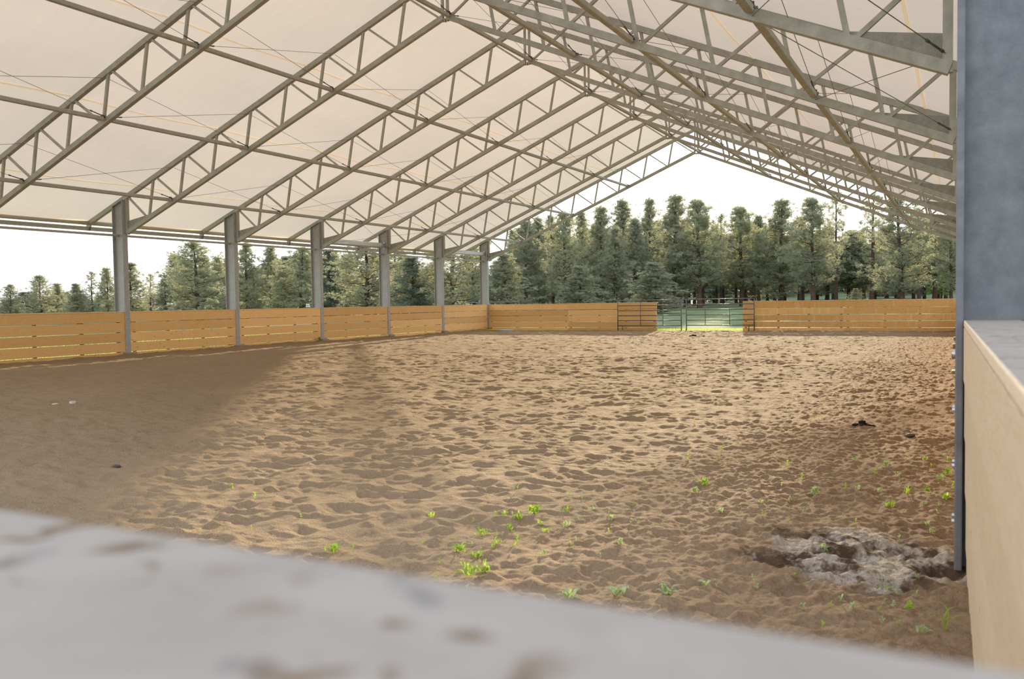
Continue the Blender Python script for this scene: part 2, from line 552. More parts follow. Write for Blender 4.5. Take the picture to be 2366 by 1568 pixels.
for sc_, am, sd in ((0.56, 0.038, 11), (0.30, 0.030, 12), (0.17, 0.018, 13)):     # ridges between overlapping hoof prints
    GZ += am * (0.5 - np.abs(noise2(GX, GY, sc_, sd)) ** 0.75) * rough[None, :]
clod = smooth((GX + 3.2) / 1.6)
for sc_, am, sd in ((0.4, 0.008, 21), (0.19, 0.011, 22), (0.10, 0.014, 23), (0.056, 0.013, 24), (0.031, 0.008, 25)):
    GZ += am * noise2(GX, GY, sc_, sd) * clod[None, :]
prints = np.random.default_rng(3)
for _ in range(13000):
    px, py = prints.uniform(-23.6, -0.2), prints.uniform(-18.5, 24.6)
    near_right = 1 - 0.7 * float(smooth(np.array((px + 3.2) / 1.8)))
    r = prints.uniform(0.038, 0.095)
    asp = prints.uniform(0.7, 1.8)
    ang = prints.uniform(0, math.pi)
    dep = r * prints.uniform(0.10, 0.26) * near_right
    R = r * 2.4 * max(asp, 1)
    i0, i1 = np.searchsorted(GX, (px - R, px + R))
    j0, j1 = np.searchsorted(GY, (py - R, py + R))
    if i1 <= i0 or j1 <= j0:
        continue
    dx = GX[i0:i1][None, :] - px
    dy = GY[j0:j1][:, None] - py
    u = (dx * math.cos(ang) + dy * math.sin(ang)) / (r * asp)
    v = (-dx * math.sin(ang) + dy * math.cos(ang)) / r
    q = np.sqrt(u * u + v * v) * (1 + 0.16 * np.sin(3 * np.arctan2(v, u) + ang * 7))
    GZ[j0:j1, i0:i1] += dep * (-np.exp(-q ** 3) + 0.45 * np.exp(-((q - 1.4) / 0.4) ** 2))
mud = np.exp(-(((GX[None, :] + 0.36) / 0.75) ** 2 + ((GY[:, None] + 14.95) / 0.75) ** 2) ** 2)
GZ += mud * (0.016 * np.abs(noise2(GX, GY, 0.2, 41)) + 0.014 * np.abs(noise2(GX, GY, 0.10, 42)) + 0.014 * np.abs(noise2(GX, GY, 0.05, 43)) - 0.01)
for (px, py, rx, ry, dep) in ((-0.52, -15.0, 0.17, 0.10, 0.10), (-0.70, -15.36, 0.24, 0.09, 0.10), (-0.16, -15.5, 0.16, 0.08, 0.09), (-0.98, -15.28, 0.10, 0.06, 0.06), (-0.2, -14.72, 0.2, 0.08, 0.05), (0.02, -15.15, 0.12, 0.12, 0.06)):
    dx = (GX[None, :] - px) / rx
    dy = (GY[:, None] - py) / ry
    q = np.sqrt(dx * dx + dy * dy)
    GZ += dep * (-np.exp(-q ** 4) + 0.25 * np.exp(-((q - 1.35) / 0.3) ** 2))
def ground_z(x, y):
    i = int(np.clip(np.searchsorted(GX, x), 1, len(GX) - 1))
    j = int(np.clip(np.searchsorted(GY, y), 1, len(GY) - 1))
    return float(GZ[j, i])
nx, ny = len(GX), len(GY)
XX, YY = np.meshgrid(GX, GY)
vv = np.stack([XX.ravel(), YY.ravel(), GZ.ravel()], 1)
ii = (np.arange(ny - 1)[:, None] * nx + np.arange(nx - 1)[None, :]).ravel()
ff = np.stack([ii, ii + 1, ii + nx + 1, ii + nx], 1)
floor = structure(place('floor', np_mesh('floor', vv, ff, SAND, True)))
floor['label'] = 'tan riding sand churned into hoof prints'

# ------------------------------------------------------------------ ground outside
def meadow_z(x, y):
    w = 1 / (1 + math.exp(min(60, max(-60, (-x - 45) / 8))))
    return 0.06 + (0.94 * min(1.6, max(0.0, (y - 28) / 70)) + 0.075 * max(0.0, y - 148)) * w
def grid_ground(name, xs, ys, mat, hole=None):
    X, Y = np.meshgrid(xs, ys)
    Z = np.array([[meadow_z(a, b) for a in xs] for b in ys]) + 0.03 * noise2(np.array(xs, float), np.array(ys, float), 3.0, 31)
    n = len(xs)
    ii = (np.arange(len(ys) - 1)[:, None] * n + np.arange(n - 1)[None, :]).ravel()
    ff = np.stack([ii, ii + 1, ii + n + 1, ii + n], 1)
    cx = X.ravel()[ff].mean(1)
    cy = Y.ravel()[ff].mean(1)
    keep = ~((cx > -24.7) & (cx < 0.44) & (cy > -20.9) & (cy < 25.1))
    return structure(place(name, np_mesh(name, np.stack([X.ravel(), Y.ravel(), Z.ravel()], 1), ff[keep], mat, True)))
gxs = np.concatenate([np.arange(-400, -60, 20), np.arange(-60, -24.7, 3.0), [-24.7], np.arange(-24, 0.4, 1.5), [0.44], np.arange(3, 40, 4), np.arange(40, 200, 20)])
gys = np.concatenate([np.arange(-60, -21, 6.0), [-20.9], np.arange(-20, 25, 5.0), [25.1], np.arange(26, 120, 2.0), np.arange(120, 240, 8), np.arange(240, 700, 40)])
meadow = grid_ground('ground', gxs, gys, MEADOW)
meadow['label'] = 'green meadow outside the arena'

# ------------------------------------------------------------------ building dimensions
XC = -12.10                  # ridge line
HALF = 12.12                 # ridge to inner face of a column
SLOPE = 0.422
ZB0, DZ = 4.19, 1.15         # bottom chord centre at the column, chord spacing
FRAMES = [-15, -10, -5, 0, 5, 10, 15, 20, 25]
NF = len(FRAMES)
ORD = ['', 'first', 'second', 'third', 'fourth', 'fifth', 'sixth', 'seventh', 'eighth', 'ninth']
def zb(d):
    return ZB0 + SLOPE * d
def zt(d):
    return ZB0 + DZ + SLOPE * d

# ------------------------------------------------------------------ fabric roof
ceiling = bpy.data.objects.new('ceiling', None)
COL.objects.link(ceiling)
structure(ceiling)
ceiling['label'] = 'cream translucent fabric roof over the arena'
def roof_pt(s, d, y, drop=0.0):
    f = ((y + 15) / 5.0) % 1.0
    sag = 0.055 * math.sin(math.pi * f) if -15 <= y <= 25 else 0.0
    ripple = 0.012 * math.sin(d * 5.1 + y * 0.7) * math.sin(math.pi * f)
    return (XC + s * (HALF - d), y, zt(d) + 0.078 - sag - ripple - drop)
def sheet(name, s, ds, ys, mat, drop=0.0, parent=ceiling):
    v = [roof_pt(s, d, y, drop) for y in ys for d in ds]
    n = len(ds)
    f = [(j * n + i, j * n + i + 1, (j + 1) * n + i + 1, (j + 1) * n + i) for j in range(len(ys) - 1) for i in range(n - 1)]
    return place(name, np_mesh(name, v, f, mat, True), parent)
for s in (-1, 1):
    for k in range(NF - 1):
        y0, y1 = FRAMES[k], FRAMES[k + 1]
        a = y0 - (0.2 if k == 0 else 0)
        b = y1 + (0.2 if k == NF - 2 else 0)
        ys = [a] + [y0 + 5 * t / 10 for t in range(1, 10)] + [b]
        sheet('fabric_panel', s, list(np.linspace(-1.76, HALF, 29)), ys, FABRIC)
        MB().tube([roof_pt(s, -1.74, y, 0.07) for y in (a, b)], 0.075, 10).build('hem_pocket', HEM, ceiling)
    for d in (0.62, 4.12, 7.56, 11.04):
        ys = list(np.linspace(-15.1, 25.1, 82))
        sheet('seam_strap', s, [d - 0.03, d + 0.03], ys, SEAM, 0.012)

# ------------------------------------------------------------------ steel columns
BOLT = MB().tube([(0.0, 0, 0), (0.014, 0, 0)], 0.014, 6, True, False).mesh('bolt', BRIGHT)
def make_column(label):
    t = thing('steel_column', label, 'column', (0, 0, 0))
    fl = MB().box(-0.02, 0.0, -0.1, 0.1, 0.22, 5.24, 0.004).build('inner_flange', GALV, t)
    MB().box(-0.47, -0.45, -0.1, 0.1, 0.22, 5.05, 0.004).build('outer_flange', GALV, t)
    MB().prism([(-0.45, 0.22), (-0.02, 0.22), (-0.02, 5.24), (-0.45, 5.06)], -0.006, 0.006).build('web_plate', GALV, t)
    cp = MB()
    cp.add([(-0.48, -0.1, 5.05), (0.0, -0.1, 5.25), (0.0, 0.1, 5.25), (-0.48, 0.1, 5.05), (-0.48, -0.1, 5.065), (0.0, -0.1, 5.265), (0.0, 0.1, 5.265), (-0.48, 0.1, 5.065)],
           [(3, 2, 1, 0), (4, 5, 6, 7), (0, 1, 5, 4), (1, 2, 6, 5), (2, 3, 7, 6), (3, 0, 4, 7)])
    cp.build('cap_plate', GALV, t)
    for z in (1.46, 1.14, 0.82, 0.50):
        for y in (-0.075, 0.075):
            o = place('bolt', BOLT, fl)
            o.location = (0.0, y, z)
    MB().box(-0.26, 0.17, -0.2, 0.2, -0.05, 0.325, 0.012).build('footing', CONCRETE, t, 'brown stained concrete footing block')
    return t
WHERE = ['at the far corner', 'second from the far corner', 'third from the far corner', 'fourth from the far corner', 'fifth from the far corner',
         'sixth from the far corner', 'seventh from the far corner', 'eighth from the far corner', 'ninth from the far corner']
col0 = None
LCX, RCX = XC - HALF, 0.09
for k in range(NF):
    lab = 'grey galvanized H-section column on the left fence line, ' + WHERE[NF - 1 - k]
    if col0 is None:
        col0 = make_column(lab)
        col0.location = (LCX, FRAMES[k] - 0.06, 0)
        col0['group'] = 'left row of steel columns'
    else:
        dup(col0, (LCX, FRAMES[k] - 0.06, 0), 0.0, lab, 'left row of steel columns')
for k in range(NF):
    lab = 'grey galvanized H-section column on the right fence line, ' + WHERE[NF - 1 - k]
    if k == 0:
        lab = 'large blue-grey steel column close by, behind the end of the right fence'
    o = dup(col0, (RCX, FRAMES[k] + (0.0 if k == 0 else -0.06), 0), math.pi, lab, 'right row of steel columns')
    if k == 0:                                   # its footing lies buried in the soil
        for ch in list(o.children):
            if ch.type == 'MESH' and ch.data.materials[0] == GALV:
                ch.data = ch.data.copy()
                ch.data.materials[0] = GALVSKYTINT  # near column takes the darker steel with the blue skylight in its colour
            if ch.name.startswith('inner_flange'):
                ch.scale.x = 2.0
                for g in ch.children:
                    g.scale.x = 0.5
            if ch.name.startswith('footing'):
                bpy.data.objects.remove(ch)
    elif k < 4:                                  # nearer footings are almost covered too
        for ch in list(o.children):
            if ch.name.startswith('footing'):
                if k < 3:
                    bpy.data.objects.remove(ch)
                else:
                    ch.location.z = -0.07
    else:
        for ch in list(o.children):
            if ch.name.startswith('footing'):
                ch.location.x = 0.03 + 0.02 * (k - 3)

# ------------------------------------------------------------------ roof trusses
PURLIN_D = [2.12, 5.27, 8.45]
def make_truss(label):
    t = thing('roof_truss', label, 'truss', (XC, 0, 4.1))
    Z = -4.1
    for s in (-1, 1):
        def P(d, z, y=0.0):
            return (s * (HALF - d), y, z + Z)
        bc = MB().bar(P(0.03, zb(0.03)), P(12.06, zb(12.06)), 0.12, 0.13).build('bottom_chord', STEEL, t)
        tc = MB().bar(P(-1.74, zt(-1.74)), P(HALF, zt(HALF)), 0.12, 0.135).build('top_chord', STEEL, t)
        nodes = [1.06 + 1.37 * i for i in range(8)]
        for i, d in enumerate(nodes):
            MB().bar(P(d, zb(d) + 0.03), P(d + 0.23, zt(d + 0.23) - 0.03), 0.065, 0.065, (0, 1, 0)).build('web_post', STEEL, t)
            d0 = 0.14 if i == 0 else nodes[i - 1] + 0.36
            MB().bar(P(d0, zt(d0) - 0.05), P(d - 0.08, zb(d - 0.08) + 0.05), 0.055, 0.055, (0, 1, 0)).build('diagonal_brace', STEEL, t)
        MB().bar(P(nodes[-1] + 0.36, zt(nodes[-1] + 0.36) - 0.05), P(11.95, zb(11.95) + 0.05), 0.055, 0.055, (0, 1, 0)).build('diagonal_brace', STEEL, t)
        poly = [(s * (HALF - 1.28), zb(1.28) + 0.05 + Z), (s * (HALF - 0.06), 4.58 + Z), (s * (HALF - 0.06), 4.22 + Z)]
        MB().prism(poly if s > 0 else poly[::-1], -0.007, 0.007).build('gusset_plate', STEELDARK, t)
        MB().bar(P(0.055, zb(0.055) - 0.05), P(0.055, zt(0.055) + 0.02), 0.10, 0.09, (0, 1, 0)).build('end_post', STEEL, t)
        MB().bar((s * 0.075, 0, zb(HALF) - 0.13 + Z), (s * 0.075, 0, zt(HALF) + Z), 0.05, 0.09, (0, 1, 0)).build('king_post', STEEL, t)
        br = MB()
        for y in (-0.045, 0.045):
            br.prism([(s * (HALF + 1.66), zt(-1.66) + 0.06 + Z), (s * (HALF + 1.83), zt(-1.83) + 0.05 + Z), (s * (HALF + 1.86), 4.36 + Z), (s * (HALF + 1.74), 4.36 + Z)], y - 0.006, y + 0.006)
        br.build('tip_bracket', STEEL, tc)
        for d in PURLIN_D:
            c = MB()
            x, z = s * (HALF - d), zb(d) + 0.09 + Z
            c.box(x - 0.05, x + 0.05, -0.085, 0.085, z - 0.02, z + 0.012)
            for y in (-0.10, 0.10):
                c.box(x - 0.02, x + 0.02, y - 0.02, y + 0.02, z - 0.03, z + 0.05)
                c.tube([(x - 0.055, y, z + 0.02), (x + 0.055, y, z + 0.02)], 0.018, 6)
            c.build('strut_clamp', CLAMP, bc)
    c = MB()
    z = zb(HALF) + 0.05 + Z
    c.box(0.1, 0.2, -0.085, 0.085, z - 0.02, z + 0.012)
    for y in (-0.10, 0.10):
        c.box(0.13, 0.17, y - 0.02, y + 0.02, z - 0.03, z + 0.05)
        c.tube([(0.095, y, z + 0.02), (0.205, y, z + 0.02)], 0.018, 6)
    c.build('strut_clamp', CLAMP, bc)
    MB().box(-0.02, 0.02, -0.05, 0.05, zb(HALF) - 0.14 + Z, zb(HALF) - 0.06 + Z).build('apex_plate', STEEL, t)
    return t
tr0 = None
for k in range(NF):
    n = NF - k
    lab = ('gable truss of grey square tubing framing the far open end' if n == 1 else
           'gable truss of grey square tubing under the roof, %s from the far end' % ORD[n])
    if tr0 is None:
        tr0 = make_truss(lab)
        tr0.location = (XC, FRAMES[k], 4.1)
        tr0['group'] = 'row of roof trusses'
    else:
        dup(tr0, (XC, FRAMES[k], 4.1), 0.0, lab, 'row of roof trusses')

# ------------------------------------------------------------------ struts and cables between trusses
ROWS = [(-1, PURLIN_D[0], 'lowest left row'), (-1, PURLIN_D[1], 'middle left row'), (-1, PURLIN_D[2], 'upper left row'), (1, HALF - 0.15, 'ridge row'),
        (1, PURLIN_D[2], 'upper right row'), (1, PURLIN_D[1], 'middle right row'), (1, PURLIN_D[0], 'lowest right row')]
me = MB()
me.box(-0.05, 0.05, 0.10, 4.90, -0.05, 0.05, 0.012)
me.box(-0.045, 0.045, 0.06, 0.12, -0.012, 0.012)
me.box(-0.045, 0.045, 4.88, 4.94, -0.012, 0.012)
STRUT = me.mesh('tube_strut', STEEL)
def cable_mesh(dz):
    m = MB()
    m.tube([(0, 0.06, 0.10), (0, 4.94, dz)], 0.0055, 5, False)
    tb = MB()
    L = math.hypot(4.88, dz - 0.10)
    for (a, b, r) in ((0.05, 0.12, 0.018), (0.14, 0.34, 0.013), (0.36, 0.43, 0.018)):
        p = [(0, 0.06 + 4.88 * q / L, 0.10 + (dz - 0.10) * q / L) for q in (a, b)]
        tb.tube(p, r, 6)
    return m.mesh('sway_cable', CABLE), tb.mesh('turnbuckle', CLAMP)
CAB, TURN = cable_mesh(DZ - 0.09)
for (s, d, row) in ROWS:
    for k in range(NF - 1):
        n = NF - 1 - k
        x = XC + s * (HALF - d)
        o = place('tube_strut', STRUT)
        o.location = (x, FRAMES[k], zb(d) + 0.045)
        tag(o, 'grey tube strut in the %s, %s bay from the far end' % (row, ORD[n]), 'strut', 'tube struts between the trusses')
        for up in (0, 1):
            c = place('sway_cable', CAB)
            c.location = (x + (0.02 if up else -0.02), FRAMES[k + 1] if up else FRAMES[k], zb(d))
            c.rotation_euler = (0, 0, math.pi if up else 0)
            tag(c, 'thin cable %s away in the %s, %s bay from the far end' % ('falling' if up else 'rising', row, ORD[n]), 'cable', 'sway cables between the trusses')
            place('turnbuckle', TURN, c)
def eave_cable(s, k, way):
    a = (XC + s * (HALF - PURLIN_D[0]), FRAMES[k] if way else FRAMES[k + 1], zb(PURLIN_D[0]) - 0.02)
    b = (XC + s * (HALF - 0.06), FRAMES[k + 1] if way else FRAMES[k], 4.36)
    m = MB().tube([a, b], 0.0055, 5, False).build('eave_cable', CABLE)
    dirn = (Vector(b) - Vector(a)).normalized()
    tb = MB()
    for (p, q, r) in ((0.10, 0.17, 0.018), (0.19, 0.42, 0.013), (0.44, 0.5, 0.018)):
        tb.tube([Vector(b) - dirn * p, Vector(b) - dirn * q], r, 6)
    tb.build('turnbuckle', CLAMP, m)
    tag(m, 'thin cable running %s to the %s eave, %s bay from the far end' % ('away' if way else 'back', 'left' if s < 0 else 'right', ORD[NF - 1 - k]), 'cable', 'eave cables')
for (s, k) in ((1, 0), (1, 1), (1, 5), (1, 7), (-1, 0), (-1, 5), (-1, 7)):
    for way in (0, 1):
        eave_cable(s, k, way)

# ------------------------------------------------------------------ eave rails and beams
RAIL = MB().box(-0.03, 0.03, 0.02, 4.98, -0.036, 0.036, 0.01).mesh('eave_rail', STEEL)
BEAM = MB().box(-0.035, 0.035, -0.05, 5.05, -0.065, 0.065, 0.008).mesh('eave_beam', STEEL)
bm = MB()
bm.box(-0.06, 0.06, 0.03, 4.97, -0.11, 0.11, 0.035)
BIG = bm.mesh('eave_box_strut', BRIGHT)
CLIP = MB().box(-0.05, 0.05, 0.0, 0.05, -0.17, 0.17, 0.006).mesh('end_bracket', BRIGHT)
for s, side in ((-1, 'left'), (1, 'right')):
    for k in range(NF - 1):
        n = ORD[NF - 1 - k]
        o = place('eave_rail', RAIL)
        o.location = (XC + s * (HALF + 0.28), FRAMES[k] - 0.06, 4.125)
        tag(o, 'thin grey rail between column tops on the %s side, %s bay from the far end' % (side, n), 'rail', 'eave rails')
        o = place('eave_beam', BEAM)
        o.location = (XC + s * (HALF + 1.8), FRAMES[k], 4.43)
        tag(o, 'grey beam hung under the %s fabric edge, %s bay from the far end' % (side, n), 'beam', 'eave beams')
        if k in (0, 5, 7):
            o = place('eave_box_strut', BIG)
            o.location = (XC + s * (HALF + 0.2), FRAMES[k] - 0.06, 4.53)
            tag(o, 'bright galvanized box strut between %s column tops, %s bay from the far end' % (side, n), 'strut', 'bright eave struts')
            for yy in (0.0, 4.95):
                c = place('end_bracket', CLIP, o)
                c.location = (0, yy, 0)

# ------------------------------------------------------------------ board fences
PLANKS = [(1.312, 1.612), (0.992, 1.292), (0.668, 0.968), (0.348, 0.648), (0.03, 0.328)]
def fence(name, label, length, loc, rz, wood, group, capw=0.285, tight=False, nails=(0.06, 0.345, 0.665, 0.94), cap_out=0.0):
    t = thing(name, label, 'fence', loc, rz, group)
    for i, (z0, z1) in enumerate(PLANKS):
        j = [rnd.uniform(-0.006, 0.006) for _ in range(3)]
        if tight and i:
            z1 = PLANKS[i - 1][0] - 0.006
            MB().box(-0.06, -0.041, 0.02, length - 0.02, z1 - 0.03, z1 + 0.04).build('added_gap_backing', NAILWOOD, t)  # added dark strip, standing in for the shade behind the plank gap
        if tight:
            j = [-0.009 * i, 0, 0]
        MB().box(-0.04, 0.0 + j[0] * 0.6, 0.0015, length - 0.0015, z0 + j[1], z1 + j[2] * 0.5, 0.001 if tight else 0.004).build('plank', wood, t)
    for u in (() if tight else nails):
        y = u * length
        MB().box(-0.085, -0.041, max(0.01, y - 0.055), min(length - 0.01, y + 0.055), 0.0, 1.608).build('nailer', NAILWOOD, t)
    MB().box(-capw, cap_out, 0.002, length - 0.002, 1.615, 1.653, 0.005).build('cap_board', CAP, t, None, wood)
    return t
for k in range(NF - 1):
    fence('board_fence', 'pine board fence bay on the left side, %s bay from the far corner' % ORD[NF - 1 - k], 4.972, (LCX - 0.024, FRAMES[k] - 0.046, 0), 0.0, WOOD, 'left fence bays')
for k in range(1, NF):
    fence('board_fence', 'pine board fence bay on the right side, %s bay from the far corner' % ORD[NF - k], 4.972 if k > 1 else 4.905, (RCX + 0.024, FRAMES[k] - 0.074, 0), math.pi, WOOD, 'right fence bays')
fence('board_fence', 'pale timber fence at the right edge running up to the blue-grey column', 5.42, (0.131, -15.012, 0), math.pi + 0.0183, WOODPALE, None, tight=True)
fence('board_fence', 'blurred grey capped fence across the bottom, nearest of all', 5.3, (0.215, -20.42, 0), math.pi / 2 - 0.034, WOODPALE, None)
FARY = 25.0
def far_fence(x0, x1, label, wood=WOOD):
    return fence('board_fence', label, x1 - x0, (x0, FARY, 0), -math.pi / 2, wood, 'far end fence panels', nails=(0.03, 0.36, 0.66, 0.97))
far_fence(-24.24, -19.3, 'orange pine fence panel at the far end in the left corner')
far_fence(-19.3, -14.25, 'orange pine fence panel at the far end just left of the gate')
far_fence(-9.79, -4.96, 'orange pine fence panel at the far end just right of the gate', STAINED)
far_fence(-4.96, 0.03, 'orange pine fence panel at the far end in the right corner', STAINED)

# ------------------------------------------------------------------ corral panels
def corral(label, length, loc, rz, mids, feet, hook_left, hook_right, lift=0.0, group='corral gate panels'):
    t = thing('corral_panel', label, 'gate', loc, rz, group)
    R = 0.023
    for i in range(6):
        z = 0.27 + 0.266 * i + lift
        MB().tube([(0.02, 0, z), (length - 0.02, 0, z + 0.012)], R, 8).build('rail', BLACKSTEEL, t)
    for x in (0.0, length):
        MB().tube([(x, 0, 0.0), (x, 0, 1.62 + lift)], R * 1.15, 8).build('upright', BLACKSTEEL, t)
    for x in mids:
        MB().tube([(x, 0.0, 0.27 + lift), (x, 0.0, 1.6 + lift)], R * 0.75, 8).build('upright', BLACKSTEEL, t)
    for x in feet:
        MB().tube([(x, 0, 0.26 + lift), (x - 0.02, 0, 0.0)], R, 8).build('foot', BLACKSTEEL, t)
    for x, on, sg in ((0.0, hook_left, 1), (length, hook_right, -1)):
        if on:
            MB().tube([(x - 0.03 * sg, 0, 1.63 + lift), (x - 0.02 * sg, 0, 1.70 + lift), (x + 0.05 * sg, 0, 1.72 + lift), (x + 0.12 * sg, 0, 1.66 + lift), (x + 0.17 * sg, 0, 1.605 + lift)], R, 8).build('latch_loop', BLACKSTEEL, t)
    return t
corral('dark pipe gate panel with six rails, left half of the gateway', 3.46, (-16.35, 24.82, 0.165), 0.0, (1.26, 2.48), (0.26,), True, False)
corral('dark pipe gate panel with six rails, right half of the gateway', 3.44, (-12.62, 24.82, 0.165), 0.0, (0.98, 2.22), (3.18, 0.0), False, True, 0.02)
corral('pipe panel leaning beyond the far left corner of the fence', 3.4, (-26.6, 26.3, 0.1), 0.22, (1.1, 2.3), (0.3,), False, True, 0.07, None)

TREES=[(-94.3,44,0.1,4.5,2.6,"C"),(-91.2,45.6,0.1,5.5,3,"C"),(-93.1,49.1,0.1,4.7,2.2,"A"),(-84.2,44.6,0.1,4.4,2.6,"D"),(-96.7,56.3,0.1,6.3,2.1,"E"),(-88.9,52.4,0.1,6.5,2.3,"A"),(-80.7,48.7,0.1,6.7,3.1,"A"),(-90.2,59.6,0.1,5.9,1.9,"E"),(-85.2,57.5,0.1,5.2,2.2,"A"),(-68,43.7,0.11,2.5,2.5,"D"),(-63.7,41.6,0.12,7.8,4.8,"C"),(-77.3,58.2,0.11,7.6,2.6,"A"),(-65.3,49.8,0.12,8.3,2.9,"A"),(-65.2,53.1,0.12,8,2.9,"A"),(-59.1,48.2,0.14,5.6,3,"D"),(-56.4,47.5,0.15,7.3,4.1,"C"),(-57.6,53.5,0.16,7.4,3.3,"D"),(-43.9,40.3,0.18,7.8,4.6,"C"),(-58.6,57.5,0.16,6.8,2.8,"A"),(-39.1,40.3,0.21,5.4,3.3,"D"),(-51.9,56.5,0.21,8.3,3.7,"C"),(-35.3,40.1,0.22,8,4.4,"C"),(-47.9,58.4,0.26,6.8,3.1,"A"),(-46.1,62.7,0.31,7.8,3,"B"),(-41.7,61.5,0.36,6.5,4.2,"D"),(-46.8,77,0.38,11.3,3.7,"B"),(-47,81.5,0.4,12.1,3.2,"A"),(-49,89.5,0.4,13,2.9,"B"),(-41,75.5,0.48,11.7,4.6,"C"),(-43.7,87.6,0.51,13.1,3,"A"),(-34.9,64.8,0.47,5,3.7,"D"),(-40.3,84.9,0.57,13.1,4.2,"A"),(-40.3,93.9,0.65,14.8,4.5,"A"),(-35.8,78,0.59,9.8,3.3,"A"),(-38,97.3,0.73,15,3.7,"A"),(-35.6,84.9,0.66,11.3,3.3,"A"),(-25.7,60.5,0.48,4.9,3.9,"D"),(-31.5,87.1,0.74,14,5.1,"A"),(-27.7,84.5,0.75,13,4.7,"B"),(-32.5,95.4,0.82,11.5,3.4,"B"),(-31.7,111.6,1,13.4,2.5,"E"),(-24.1,90.7,0.85,12.4,4.6,"B"),(-25.5,107.9,1.04,12.5,3.3,"B"),(-19.9,92.8,0.9,13.1,5.2,"A"),(-14.8,84.2,0.81,12.3,4.2,"B"),(-19.7,106.3,1.07,11.8,3.6,"B"),(-14.6,102.3,1.03,14.4,3.1,"E"),(-13.5,113.8,1.18,10.1,5.1,"B"),(-10.1,100,1.01,13.8,3.9,"E"),(-5.8,81.9,0.79,11.4,5.6,"C"),(-4.7,100.4,1.02,11.7,3.4,"B"),(-3.1,103.4,1.06,11,4.4,"B"),(-1.1,84.2,0.82,10.7,3.4,"C"),(-2.5,112.3,1.18,4,2.6,"F"),(-9.7,77.3,0.73,2,1.4,"D")]
